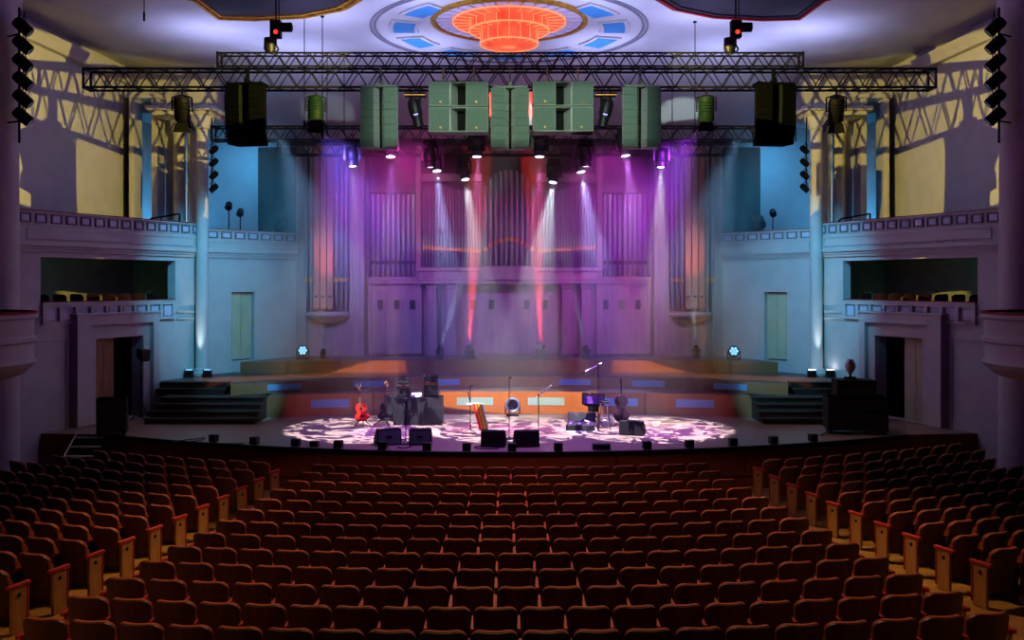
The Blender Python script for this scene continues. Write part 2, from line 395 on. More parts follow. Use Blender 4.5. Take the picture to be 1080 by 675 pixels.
    mb.lathe(prof, 40, a0=PI * .5 if s > 0 else -PI * .5, a1=PI * 1.5 if s > 0 else PI * .5)
    rb = struct(mb.build('trim_round_box_' + side, 'plaster', smooth=True, loc=(s * 12.0, 19.4, 0)))
    mb = MB(); mb.lathe([(R - .14, 4.24), (R + .03, 4.24), (R, 4.29), (R - .11, 4.29)], 40, a0=PI * .5 if s > 0 else -PI * .5, a1=PI * 1.5 if s > 0 else PI * .5)
    mb.build('velvet_rail', 'red_velvet', rb, smooth=True)
    struct(MB().box(s * 12.0, s * 13.2, 17.4, 21.4, 2.75, 4.24).build('trim_box_body_' + side, 'plaster'))

# ---- organ wall
mb = MB()
for s in (-1, 1):
    mb.box(s * 7.2, s * 7.5, 33, 34.3, 0, 10.4); mb.box(s * 5.1, s * 5.55, 33, 34.3, 0, 10.4)          # pilasters
    mb.box(s * 5.55, s * 7.2, 33.15, 34.3, 0, 3.85); mb.box(s * 5.55, s * 7.2, 33.1, 34.3, 9.55, 10.4)
    mb.box(s * 7.15, s * 7.23, 32.95, 33, 2.4, 10.2); mb.box(s * 5.52, s * 5.6, 32.95, 33, 2.4, 10.2)
    mb.box(s * 7.35, s * 7.45, 32.96, 33, 2.4, 10.2); mb.box(s * 5.25, s * 5.35, 32.96, 33, 2.4, 10.2)
mb.box(-7.5, 7.5, 34.1, 34.3, 0, 10.4)
struct(mb.build('wall_organ', 'case'))

# ---- ceiling ornaments
RC = V(0, 26.4, CEIL)
mb = MB()
for r in (3.75, 3.86): mb.lathe([(r - .03, -.03), (r + .03, -.03), (r + .03, .0), (r - .03, .0), (r - .03, -.03)], 72, close=False)
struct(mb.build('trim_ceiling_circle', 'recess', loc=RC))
for i in range(11):
    a = PI / 2 + i * 2 * PI / 11; hw = .165
    if math.sin(a) < -.75: continue
    def arcp(r0, r1, h):
        n = 6; return [(r0 * math.cos(a - h + 2 * h * k / n), r0 * math.sin(a - h + 2 * h * k / n)) for k in range(n + 1)] + [(r1 * math.cos(a + h - 2 * h * k / n), r1 * math.sin(a + h - 2 * h * k / n)) for k in range(n + 1)]
    mb = MB(); mb.prism(arcp(2.55, 3.35, .2), -.05, 0)
    f = struct(mb.build('trim_skylight_frame', 'plaster', loc=RC))
    MB().prism(arcp(2.66, 3.24, .165), -.065, -.051).build('glass_panel', 'skyblue', f)
# chandelier rosette: collar of small panels, then the stepped drum
RC2 = V(0, 25.4, CEIL)
mb = MB(); mb.lathe([(2.0, -.1), (2.12, -.08), (2.12, 0), (2.0, 0), (2.0, -.1)], 72, close=False)
ro = struct(mb.build('trim_rosette', 'gold', loc=RC2, smooth=True))
for i in range(32):
    a = 2 * PI * (i + .5) / 32; h = .08
    MB().prism([(1.56 * math.cos(a - h), 1.56 * math.sin(a - h)), (1.97 * math.cos(a - h), 1.97 * math.sin(a - h)), (1.97 * math.cos(a + h), 1.97 * math.sin(a + h)), (1.56 * math.cos(a + h), 1.56 * math.sin(a + h))], -.05, -.01).build('rosette_panel', 'relief', ro)
for s in (-1, 1):
    pts = [(s * 9.2, 22.2), (s * 7.87, 23.3), (s * 7.75, 25.0), (s * 6.8, 25.1), (s * 5.4, 24.85), (s * 4.2, 24.1), (s * 3.4, 22.9), (s * 3.3, 21.5), (s * 8.9, 20.5)]
    c_ = struct(MB().prism(pts, CEIL - .03, CEIL - .005).build('trim_coffer_' + SIDE[s], 'coffer'))
    mb = MB(); mb2 = MB()
    cx0 = sum(p[0] for p in pts) / len(pts); cy0 = sum(p[1] for p in pts) / len(pts)
    for (ax, ay), (bx_, by_) in zip(pts, pts[1:] + pts[:1]):
        q = lambda x, y, k: (cx0 + (x - cx0) * k, cy0 + (y - cy0) * k)
        mb.prism([q(ax, ay, 1), q(bx_, by_, 1), q(bx_, by_, .95), q(ax, ay, .95)], CEIL - .12, CEIL - .03)
        mb2.prism([q(ax, ay, .945), q(bx_, by_, .945), q(bx_, by_, .90), q(ax, ay, .90)], CEIL - .07, CEIL - .03)
    mb.build('coffer_rim', 'gold' if s < 0 else 'red_velvet', c_); mb2.build('coffer_moulding', 'gold' if s < 0 else 'coffer', c_)  # right rim red and moulding dark: the weaker light there painted in

# ---- stage
def arc(f, x0, x1, n=40): return [(x0 + (x1 - x0) * i / n, f(x0 + (x1 - x0) * i / n)) for i in range(n + 1)]
pts = arc(stage_front, -10.3, 10.3) + [(12.2, 24.45), (9.8, 29.95), (7.45, 32.9), (-7.45, 32.9), (-9.8, 29.95), (-12.2, 24.45)]
st = struct(topmat(MB().prism(pts, .05, SZ).build('floor_stage', ['apron', 'stagefloor'])))
lip = arc(lambda x: stage_front(x) - .06, -10.3, 10.3) + list(reversed(arc(lambda x: stage_front(x) + .03, -10.3, 10.3)))
struct(MB().prism(lip, SZ - .1, SZ + .005).build('trim_stage_lip', 'void'))
lip = arc(lambda x: stage_front(x) - .12, -10.3, 10.3) + list(reversed(arc(lambda x: stage_front(x) - .03, -10.3, 10.3)))
struct(MB().prism(lip, .3, .36).build('trim_stage_moulding', 'apron'))
f1 = lambda x: 28.2 - .0184 * x * x
f2 = lambda x: 29.5 - .034 * x * x
f3 = lambda x: 31.1 - .0096 * x * x
struct(topmat(MB().prism(arc(f1, -7.2, 7.2) + [(7.2, 29.8), (-7.2, 29.8)], SZ + .003, T1).build('floor_riser_low', ['riser', 'risertop'])))
pts = arc(f2, -8.1, 8.1) + [(8.3, 28.2), (10.45, 28.2), (9.72, 29.95), (9.0, 30.9), (-9.0, 30.9), (-9.72, 29.95), (-10.45, 28.2), (-8.3, 28.2)]
struct(topmat(MB().prism(pts, SZ + .003, T2).build('floor_riser_middle', ['riser', 'risertop'])))
struct(topmat(MB().prism(arc(f3, -8.7, 8.7) + [(7.4, 32.85), (-7.4, 32.85)], SZ + .003, T3).build('floor_riser_top', ['riser', 'risertop'])))
for s in (-1, 1):
    mb = MB()
    for i, z in enumerate((1.13, 1.295, 1.46, 1.62)):
        y = 26.0 + .28 * i; mb.box(s * 7.05, s * (10.1 - i * .06), y, 28.15 if i == 3 else y + .3, SZ + .002, z - .04)
        mb.box(s * 7.0, s * (10.15 - i * .06), y - .03, 28.15 if i == 3 else y + .3, z - .04, z)
    for i, z in enumerate((1.785, 1.95)):
        y = 27.45 + .35 * i; mb.box(s * 8.35, s * 10.35, y, 28.19, T1 - .02, z)
    struct(topmat(mb.build('floor_steps_' + SIDE[s], ['steps', 'steps'])))
# ventilation grilles let into the riser fronts
def vent(px, f, z0, z1, hw):
    # find depth along the arc for the pixel
    x = 0; d = 28
    for _ in range(12): x = (px - CX) / F * d; d = f(x)
    e = 1e-3; sl = (f(x + e) - f(x - e)) / (2 * e)
    t = V(1, sl, 0).normalized(); n = V(t.y, -t.x, 0)
    Tm = lambda q: V(x, d, 0) + t * q.x + n * q.y + V(0, 0, q.z)
    mb = MB(); mb.box(-hw, hw, -.01, .012, z0, z1, Tm); mb.m(0)
    for i in range(7):
        xx = -hw + .06 + i * (2 * hw - .12) / 6
        mb.box(xx - .008, xx + .008, .012, .022, z0 + .03, z1 - .03, Tm)
    mb.build('trim_riser_vent', 'vent')['kind'] = 'structure'
for p in (348, 424, 501, 576, 653, 733): vent(p, f1, 1.22, 1.45, .55)
for p in (300, 390, 468, 606, 684, 770): vent(p, f2, 1.70, 1.88, .5)

# small steps with pale nosings from the stalls to the stage
t = thing('stage_steps', 'small dark stage steps with pale nosings and stringer beside the left wall', 'steps', (-10.72, 22.9, 0))
mb = MB(); mbn = MB()
for i in range(5):
    z = .19 * (i + 1); y = .26 * i
    mb.box(-.37, .37, y, y + .255, .06, z - .02); mbn.box(-.38, .38, y - .02, y + .03, z - .02, z + .01)
mb.build('treads', 'blackplastic', t); mbn.build('nosing', 'white', t)
mb = MB(); mb.path([V(-.41, -.1, .1), V(-.41, 1.25, 1.02)], .018); mb.build('stringer', 'white', t)
# ================================================================== ORGAN
def add_pipe(parent, x, y, z0, zm, z1, r, m='pipe', gold=True, wood=False):
    mb = MB()
    if wood:
        mb.box(-r, r, -r, r, .14, z1 - z0)
        p = [V(-r, -r, .14), V(r, -r, .14), V(r, r, .14), V(-r, r, .14)]
        mb._new([V(0, 0, 0)] + p, [(0, 1, 2), (0, 2, 3), (0, 3, 4), (0, 4, 1)])
        o = mb.build('wooden_pipe', 'pipewood', parent, loc=(x, y, z0))
        mb = MB(); mb.box(-r * .55, r * .55, -r - .012, -r, .5, .57); mb.build('pipe_mouth', 'void', o)
        return o
    h = zm - z0
    mb.lathe([(.018, 0), (.02, .02), (r, h), (r, z1 - z0), (r * .92, z1 - z0)], 12)
    o = mb.build('organ_pipe', m, parent, smooth=True, loc=(x, y, z0))
    mb = MB(); mb.box(-r * .85, r * .85, -r - .03, -r * .5, h - .05, h + .08); mb.build('pipe_mouth', 'brass' if gold else 'void', o)
    return o

org = thing('pipe_organ', 'great pipe organ centred in the rear wall, washed in violet light', 'pipe organ', (0, 33.5, T3))
def OP(mb, name, m, **k):  # geometry given in world coordinates
    o = mb.build(name, m, org, **k); o.location = (0, -33.5, -T3); return o
mb = MB(); mb.box(-5.08, 5.08, 33.9, 34.05, T3 + .02, 10.2); OP(mb, 'back_panel', 'case_dk')
mb = MB()
mb.box(-3.15, 3.1, 32.95, 33.85, 4.98, 5.3); mb.box(-3.25, 3.2, 32.85, 33.85, 5.3, 5.43); mb.box(-3.2, 3.15, 32.9, 33.85, 4.86, 4.98); mb.box(-.95, .95, 32.75, 33, 5.0, 5.47)
OP(mb, 'pipe_shelf', 'case', bevel=.02)
for x in (-2.88, -2.2, 1.87, 2.55):
    mb = MB(); mb.box(x, x + .32, 33.1, 33.5, T3 + .02, 4.86); mb.box(x - .04, x + .36, 33.05, 33.5, T3 + .02, 2.55); mb.box(x - .04, x + .36, 33.05, 33.5, 4.68, 4.86)
    OP(mb, 'pier', 'case', bevel=.01)
mb = MB(); mb.box(-5.05, 5.05, 33.55, 33.85, T3 + .02, 4.86)
for x in [i * .62 for i in range(-8, 9)]: mb.box(x - .03, x + .03, 33.52, 33.55, T3 + .02, 4.86)
for s in (-1, 1): mb.box(s * 3.1, s * 5.05, 33.4, 33.8, 4.86, 5.0); mb.box(s * 3.1, s * 5.05, 33.35, 33.8, 5.0, 5.1); mb.box(s * 3.1, s * 3.3, 33.3, 33.6, T3 + .02, 4.86)
OP(mb, 'lower_case', 'case')
for x in (-4.6, -4.02, -3.45, 3.45, 4.02, 4.6, -1.3, -.62, .62, 1.3):
    mb = MB(); mb.box(x - .09, x + .09, 33.5, 33.55, 3.95, 4.28); OP(mb, 'small_window', 'void')
for s in (-1, 1):
    mb = MB(); mb.box(s * .95, s * 3.12, 33.35, 33.85, 8.5, 8.78); mb.box(s * 3.12, s * 3.3, 33.2, 33.85, 5.1, 9.9); OP(mb, 'case_header', 'case', bevel=.02)
    mb = MB(); mb.box(s * 4.95, s * 5.08, 33.2, 33.85, 5.1, 9.9); mb.box(s * 3.3, s * 4.95, 33.3, 33.85, 8.1, 8.35); mb.box(s * 3.3, s * 4.95, 33.4, 33.85, 9.7, 9.9); OP(mb, 'bay_frame', 'case_dk', bevel=.02)
    for i in range(20):
        x = s * (.98 + .105 * i + .06); zt = 8.25 - .1 * math.sin(i * .33)
        add_pipe(org, x, -.12, 5.43 - T3, 6.0 + (.14 * (i / 19)) - T3, zt - T3, .042)
    for i in range(9):
        x = s * (3.42 + .18 * i); add_pipe(org, x, .05, 5.12 - T3, 5.6 - T3, 8.05 - T3 + .0 * i, .075, gold=False)
for i in range(10):
    x = -.83 + .184 * i; k = 1 - (x / .92) ** 2
    add_pipe(org, x, -.5 - .12 * k + .12, 5.47 - T3, 5.98 + .42 * k - T3, 8.0 + .85 * max(k, 0) ** .6 - T3, .082)

for s in (-1, 1):
    tw = thing('organ_pipe_tower', 'tall organ pipe tower with pink wooden middle pipes, %s of the great organ' % ('left' if s < 0 else 'right'), 'organ pipes', (s * 6.38, 33.1, 3.7), group='organ pipe towers')
    mb = MB(); mb.lathe([(.25, -.22), (.5, -.12), (.74, .0), (.78, .04), (.78, .1), (.72, .14), (.72, .18), (.02, .18)], 32, T=lambda q: V(q.x, q.y * .75, q.z), a0=PI, a1=2 * PI, close=False)
    mb.box(-.78, .78, 0, .05, -.2, .18); mb.build('toe_board', 'case', tw, smooth=True)
    mb = MB(); mb.box(-.8, .8, -.22, .04, 5.98, 6.1); mb.box(-.8, .8, -.3, .04, 6.1, 6.2); mb.build('cornice', 'gold', tw, bevel=.01)  # gold colour stands in for orange light on the cornice
    mb = MB(); mb.box(-.8, .8, .75, .85, .18, 6.0); mb.build('back_board', 'pipewood', tw)
    for px_ in (324, 330.3, 356.5, 361.3, 366): add_pipe(tw, -s * ((px_ - CX) / F * 33.1 + 6.38) * 1, -.2 - .1 * (1 if px_ in (330.3, 356.5) else 0), .18, 1.28, 5.95, .075)
    for px_ in (336.2, 343.3, 350.4): add_pipe(tw, -s * ((px_ - CX) / F * 33.1 + 6.38), -.32, .18, 0, 5.95, .1, wood=True)

# ================================================================== CHANDELIER
def glow_mat():
    m = bpy.data.materials.new('orange_glass'); m.use_nodes = True; nt = m.node_tree; b = nt.nodes['Principled BSDF']
    b.inputs['Base Color'].default_value = (*lin('#d8442a'), 1); b.inputs['Roughness'].default_value = .4
    tc = nt.nodes.new('ShaderNodeTexCoord'); n = nt.nodes.new('ShaderNodeTexNoise'); n.inputs['Scale'].default_value = 2.2; n.inputs['Detail'].default_value = 3
    nt.links.new(tc.outputs['Object'], n.inputs['Vector'])
    r = nt.nodes.new('ShaderNodeValToRGB'); r.color_ramp.elements[0].position = .3; r.color_ramp.elements[1].position = .7
    r.color_ramp.elements[0].color = (.62, .05, .02, 1); r.color_ramp.elements[1].color = (1., .14, .06, 1)
    nt.links.new(n.outputs['Fac'], r.inputs['Fac']); nt.links.new(r.outputs['Color'], b.inputs['Emission Color'])
    b.inputs['Emission Strength'].default_value = 1.0
    return m
M['glow'] = glow_mat()
M['glowrim'] = mat('chandelier_glowing_brass', '#ff9a60', .35, .3, var=.05, emit=(1., .32, .12), estr=1.0)  # brass rims and ribs given a glow of their own
ch = thing('chandelier', 'large stepped orange glass chandelier glowing in the ceiling rosette', 'chandelier', tuple(RC2))
tiers = [(1.5, -.02, 1.5, .0), (1.5, 0, 1.07, -.16), (1.07, -.16, .76, -.56)]
prof = [(1.5, -.06), (1.07, -.06)]
for nm, r0, zt, zb, rin, seg in (('upper_tier', 1.52, -.01, -.07, 1.06, 28), ('middle_tier', 1.07, -.06, -.30, .75, 20), ('lower_tier', .78, -.30, -.66, .02, 16)):
    mb = MB(); mb.lathe([(r0, zt), (r0, zb), (rin, zb)] if rin > .1 else [(r0, zt), (r0 * .98, zb), (.5, zb - .05), (.02, zb - .07)], 48, close=False)
    o = mb.build(nm, 'glow', ch, smooth=True)
    mb = MB(); mb.lathe([(r0 - .015, zb - .015), (r0 + .02, zb - .015), (r0 + .02, zb + .02), (r0 - .015, zb + .02), (r0 - .015, zb - .015)], 48, close=False)
    for i in range(seg):
        a = 2 * PI * i / seg; c, s_ = math.cos(a), math.sin(a)
        mb.tube((r0 * c * 1.005, r0 * s_ * 1.005, zt), (r0 * c * 1.005, r0 * s_ * 1.005, zb), .009, n=4)
        mb.tube((r0 * c, r0 * s_, zb - .008), (max(rin, .05) * c, max(rin, .05) * s_, zb - (.008 if rin > .1 else .07)), .009, n=4)
    mb.build('tier_rim', 'glowrim', o)

# ================================================================== TRUSSES
def truss(a, b, w, h, label, cells=None):
    a = Vector(a); b = Vector(b); L = (b - a).length; t = thing('lighting_truss', label, 'truss', a, (0, 0, math.atan2(b.y - a.y, b.x - a.x)), 'black lattice trusses over the stage')
    cells = cells or int(L / (h * 1.25)); r = .028 if h > .33 else .022
    for y in (-w / 2, w / 2):
        for z in (0, h): MB().tube((0, y, z), (L, y, z), r, n=8).build('chord', 'alu', t, smooth=True)
    mb = MB(); q = L / cells
    for i in range(cells):
        x0, x1, xm = i * q, (i + 1) * q, (i + .5) * q
        for y in (-w / 2, w / 2): mb.tube((x0, y, 0), (xm, y, h), .014, n=5); mb.tube((xm, y, h), (x1, y, 0), .014, n=5)
        for z in (0, h): mb.tube((x0, -w / 2, z), (xm, w / 2, z), .012, n=5); mb.tube((xm, w / 2, z), (x1, -w / 2, z), .012, n=5)
    mb.build('lattice', 'alu', t)
    for x in (0, L):
        mb = MB(); mb.box(x - .02, x + .02, -w / 2 - .03, w / 2 + .03, -.03, .03); mb.box(x - .02, x + .02, -w / 2 - .03, w / 2 + .03, h - .03, h + .03); mb.box(x - .02, x + .02, -w / 2 - .03, -w / 2 + .03, 0, h); mb.box(x - .02, x + .02, w / 2 - .03, w / 2 + .03, 0, h)
        mb.build('end_frame', 'alu', t)
    return t
truss((-9.89, 22.0, 9.44), (9.91, 22.0, 9.50), .4, .43, 'longest black truss, over the stage front with the speakers hanging below it')
truss((-6.6, 21.4, 9.80), (6.65, 21.4, 9.83), .32, .30, 'shorter black truss lying on top of the longest front truss')
truss((-8.5, 27, 8.98), (7.05, 27, 9.0), .4, .38, 'middle black truss behind the hanging speakers, carrying the beam lamps')
truss((-7.4, 30.2, 9.0), (7.3, 30.2, 9.0), .36, .36, 'rearmost black truss just in front of the organ pipe towers')

# chain hoists and drop wires
for s, lab in ((-1, 'black chain hoist with a red lamp on the front truss, left of the chandelier'), (1, 'black chain hoist with a red lamp on the front truss, right of the chandelier')):
    x = (291 - CX) / F * 21.4 if s < 0 else (776 - CX) / F * 21.4
    h = thing('chain_hoist', lab, 'hoist', (x, 21.4, 10.12), group='chain hoists on the front truss')
    mb = MB(); mb.box(-.12, .12, -.1, .1, .35, .75); mb.lathe([(.02, -.2), (.1, -.2), (.11, -.17), (.11, .17), (.1, .2), (.02, .2)], 16, T=Matrix.Translation((.17, 0, .6)) @ Matrix.Rotation(PI / 2, 4, 'Y')); mb.build('motor_body', 'blackmetal', h, bevel=.015)
    mb = MB(); mb.lathe([(.1, 0), (.14, .1), (.13, .33), (.02, .35)], 12); mb.build('chain_bag', 'blackplastic', h, smooth=True, loc=(-.14, 0, .02))
    mb = MB(); mb.tube((0, 0, .75), (0, 0, CEIL - 10.15), .018, n=6); mb.tube((.07, 0, .75), (.07, .0, CEIL - 10.15), .012, n=6); mb.build('chain', 'blackmetal', h)
    mb = MB(); mb.path([V(0, 0, .38), V(0, 0, .2), V(.06, 0, .1), V(0, 0, .02), V(-.06, 0, .1)], .022); mb.build('hook', 'blackmetal', h)
    mb = MB(); mb.lathe([(.02, -.03), (.05, -.03), (.05, .0), (.02, .02)], 12, T=Matrix.Translation((.02, -.11, .47)) @ Matrix.Rotation(PI / 2, 4, 'X')); mb.build('red_lamp', 'redlens', h)
for px_, d_, z0, lab in ((321, 25, 9.0, 'thin hanging rod with a small head left of the upper speakers'), (340, 25, 8.7, 'slimmer hanging rod just right of the other one'), (733, 25.5, 8.9, 'thin hanging microphone rod above the right end of the middle truss'), (709, 29.5, 9.4, 'short hanging microphone rod above the right pipe tower'), (345, 29, 9.45, 'short hanging microphone rod above the left pipe tower'), (363, 29.2, 9.5, 'second short microphone rod above the left pipe tower'), (152, 23, 11.3, 'little black rod hanging from the ceiling at far left')):
    x = (px_ - CX) / F * d_
    w = thing('hanging_rod', lab, 'hanging microphone', (x, d_, z0), group='thin rods hanging from the ceiling')
    zz = (CEIL if d_ < 30 else CEIL) - z0
    mb = MB(); mb.tube((0, 0, .2), (0, 0, zz), .012, n=6); mb.build('rod', 'blackmetal', w)
    mb = MB(); mb.lathe([(.01, 0), (.03, .02), (.03, .2), (.012, .25)], 10); mb.build('microphone', 'blackmetal', w, smooth=True)
    mb = MB(); mb.lathe([(.012, -.05), (.05, -.04), (.05, 0), (.012, 0)], 10, T=Matrix.Translation((0, 0, zz))); mb.build('ceiling_cap', 'blackmetal', w)

# ================================================================== LOUDSPEAKERS
def array_element(w, hh, dk):
    mb = MB(); g = .115
    L = [V(-w / 2, 0, 0), V(-g, -.04, 0), V(-.03, .2, 0), V(.03, .2, 0), V(g, -.04, 0), V(w / 2, 0, 0), V(w / 2 * .8, .42, 0), V(-w / 2 * .8, .42, 0)]
    up = V(0, 0, hh - .003); n = len(L)
    vs = [mb.bm.verts.new(p) for p in L] + [mb.bm.verts.new(p + up) for p in L]
    mats = [0, 1, 3, 1, 0, 2, 2, 2]
    for i in range(n):
        f = mb.bm.faces.new([vs[i], vs[(i + 1) % n], vs[n + (i + 1) % n], vs[n + i]]); f.material_index = mats[i]
    for f in (list(reversed(vs[:n])), vs[n:]):
        mb.bm.faces.new(f).material_index = 2
    return mb
def line_array(px, w, ytop, yaw, label, dk=False, curve=0.0, n=8, h=1.40):
    d = 21.35; x = (px - CX) / F * d; zt = EYE - (ytop - CY) / F * d
    t = thing('line_array', label, 'loudspeaker array', (x, d - .15, zt), (0, 0, yaw), 'hanging line arrays')
    mb = MB(); mb.box(-w / 2 * .95, w / 2 * .95, 0, .4, -.04, .0); mb.box(-.03, .03, .05, .35, 0, .1); mb.box(-.015, .015, .12, .28, .1, 9.78 - zt); mb.box(-w / 2 * .95, -w / 2 * .95 + .05, 0, .4, -.06, .02); mb.build('flying_frame', 'cab' if not dk else 'cab_unlit', t)
    hh = (h - .05) / n; y = 0; z = -.05; a = 0
    for i in range(n):
        a = curve * (i / n) ** 1.5
        o = array_element(w, hh, dk).build('speaker_cabinet', ['grille_dk' if dk else 'grille', 'horn_unlit' if dk else 'horn', 'cab_unlit' if dk else 'cab', 'void'], t, bevel=.004)
        z -= hh * math.cos(a); o.location = (0, y, z); y += hh * math.sin(a) * 1.0
        o.rotation_euler = (-a * 0, 0, 0)
    mb = MB(); mb.box(-w / 2 - .012, -w / 2, .02, .06, -.05 - h + .12, -.05); mb.build('rigging_strip', 'cab' if not dk else 'cab_unlit', t)
    mb = MB(); mb.box(w / 2, w / 2 + .012, .02, .06, -.05 - h + .12, -.05); mb.build('rigging_strip', 'cab' if not dk else 'cab_unlit', t)
    return t
line_array(259.5, .9, 88, -.12, 'unlit black curved speaker array hanging at the left end, outside the front lamps', True, .35)
line_array(817.5, .9, 88, .12, 'unlit black curved speaker array hanging at the right end beside the gallery columns', True, .35)
line_array(400.5, .84, 91, -.08, 'dark green speaker array hanging between the left hoist and the stacked subwoofers', False, .12)
line_array(676, .86, 91, .08, 'dark green speaker array hanging right of the second profile lamp', False, .12)
line_array(538, .84, 92, 0, 'green centre speaker array hanging under the chandelier between both subwoofer pairs', False, .1)
def sub(px0, px1, py0, py1, flip, label):
    d = 21.15; x0 = (px0 - CX) / F * d; x1 = (px1 - CX) / F * d; z1 = EYE - (py0 - CY) / F * d; z0 = EYE - (py1 - CY) / F * d
    w = x1 - x0; h = z1 - z0; t = thing('hanging_subwoofer', label, 'subwoofer', ((x0 + x1) / 2, d, z0), group='hanging subwoofer cabinets')
    f = -1 if flip else 1; X = lambda a: (a - .5) * w * f
    mb = MB()
    for a0, a1 in ((0, .36), (.62, 1)): mb.box(X(a0), X(a1), 0, .6, 0, h)
    mb.box(X(0), X(1), .5, .6, 0, h); mb.box(X(0), X(1), 0.02, .6, 0, .03); mb.box(X(0), X(1), .02, .6, h - .03, h)
    mb.build('cabinet', 'cab', t, bevel=.008)
    MB().hexa([V(X(.36), -.005, .03), V(X(.37), -.005, .03), V(X(.47), .45, .03), V(X(.36), .45, .03), V(X(.36), -.005, h - .03), V(X(.37), -.005, h - .03), V(X(.47), .45, h - .03), V(X(.36), .45, h - .03)]).build('port_flare', 'horn', t)
    MB().box(X(.37), X(.62), .46, .5, .03, h - .03).build('port_back', 'void', t)
    for a0, a1 in ((.015, .345), (.635, .985)): MB().box(X(a0), X(a1), -.02, 0, .03, h - .03).build('grille', 'grille', t, bevel=.004)
    for a in (.2, .8): mb = MB(); mb.lathe([(.02, 0), (.028, .012), (.012, .03)], 10, T=Matrix.Translation((X(a), -.02, .09)) @ Matrix.Rotation(PI / 2, 4, 'X')); mb.build('badge_light', 'brass', t)
sub(452, 515, 86, 112, False, 'upper green subwoofer of the pair left of the centre array')
sub(452, 515, 112.6, 139, False, 'lower green subwoofer of the pair left of the centre array')
sub(562, 626, 85.5, 111.5, True, 'upper green subwoofer of the pair right of the centre array')
sub(562, 626, 112.1, 138.5, True, 'lower green subwoofer of the pair right of the centre array')
for px_ in (483, 594):
    x = (px_ - CX) / F * 21.15
    t = thing('rigging_bumper', 'flat steel bumper bar carrying the subwoofers %s of the centre array' % ('left' if px_ < 500 else 'right'), 'rigging bar', (x, 21.42, 9.45), group='subwoofer rigging bars')
    mb = MB(); mb.box(-.6, .6, -.1, .1, 0.0, .03); mb.build('bar', 'blackmetal', t)
    for xx in (-.35, .35): MB().path([V(xx, 0, .03), V(xx, 0, .34)], .02).build('shackle', 'brass', t)

# ================================================================== STAGE LAMPS
def mh_meshes():
    mb = MB(); mb.box(-.17, .17, -.13, .13, -.14, 0); mb.box(-.1, .1, -.14, .14, -.1, -.04); base = mb.build('lamp_base', 'blackplastic', bevel=.015)
    mb = MB(); mb.box(-.2, .2, -.05, .05, -.2, -.14)
    for s in (-1, 1): mb.box(s * .16, s * .215, -.06, .06, -.52, -.14)
    yoke = mb.build('yoke', 'blackplastic', bevel=.015)
    mb = MB(); mb.lathe([(.02, .22), (.09, .22), (.13, .16), (.145, .02), (.145, -.1), (.125, -.14), (.14, -.2), (.14, -.27), (.12, -.28), (.11, -.25)], 24, close=False)
    for i in range(5): mb.lathe([(.147, .0 - .03 * i), (.153, -.005 - .03 * i), (.147, -.01 - .03 * i)], 24, close=False)
    head = mb.build('lamp_head', 'blackplastic', smooth=True)
    lens = MB().lathe([(.112, -.252), (.09, -.262), (.02, -.268)], 24, close=True).build('lens', 'lens', smooth=True)
    hook = MB().path([V(0, 0, 0), V(0, 0, .05), V(.04, 0, .09), V(0, 0, .13), V(-.04, 0, .09)], .014).build('clamp', 'blackmetal')
    return base, yoke, head, lens, hook
_mh = mh_meshes(); _mhdata = [o.data for o in _mh]
for o in _mh: bpy.data.objects.remove(o)
def part(name, data, parent, loc=(0, 0, 0), quat=None):
    o = bpy.data.objects.new(name, data); COL.objects.link(o); o.parent = parent; o.location = loc
    if quat is not None: o.rotation_mode = 'QUATERNION'; o.rotation_quaternion = quat
    return o
LENSM = {}
def lensmesh(m):
    if m not in LENSM:
        d = _mhdata[3].copy(); d.materials.clear(); d.materials.append(M[m]); LENSM[m] = d
    return LENSM[m]
def moving_head(loc, dirv, label, sc=1., floor=False, lens='lens', group='moving head lamps on the rear trusses', yaw=0.):
    t = thing('moving_head_lamp', label, 'stage lamp', loc, (PI if floor else 0, 0, yaw), group); t.scale = (sc,) * 3
    part('lamp_base', _mhdata[0], t); part('yoke', _mhdata[1], t)
    if not floor: part('clamp', _mhdata[4], t)
    dv = Vector(dirv).normalized()
    dv = Matrix.Rotation(-yaw, 3, 'Z') @ dv
    if floor: dv = V(dv.x, -dv.y, -dv.z)
    q = (-dv).to_track_quat('Z', 'Y')
    h = part('lamp_head', _mhdata[2], t, (0, 0, -.42), q); part('lens', lensmesh(lens), h)
    piv = V(0, 0, -.42 if not floor else .42) * sc + Vector(loc)
    return piv + Vector(dirv).normalized() * .28 * sc
LIGHTPOS = {}
def head_at(key, px, py, d, dirv, label, sc=1.15, lens='lens', **k):
    """place so that the lens lands on the photo pixel"""
    L = PX(px, py, d); dv = Vector(dirv).normalized()
    loc = L - dv * .28 * sc + V(0, 0, .42 * sc)
    LIGHTPOS[key] = (moving_head(loc, dirv, label, sc, lens=lens, **k), dv)
    return loc
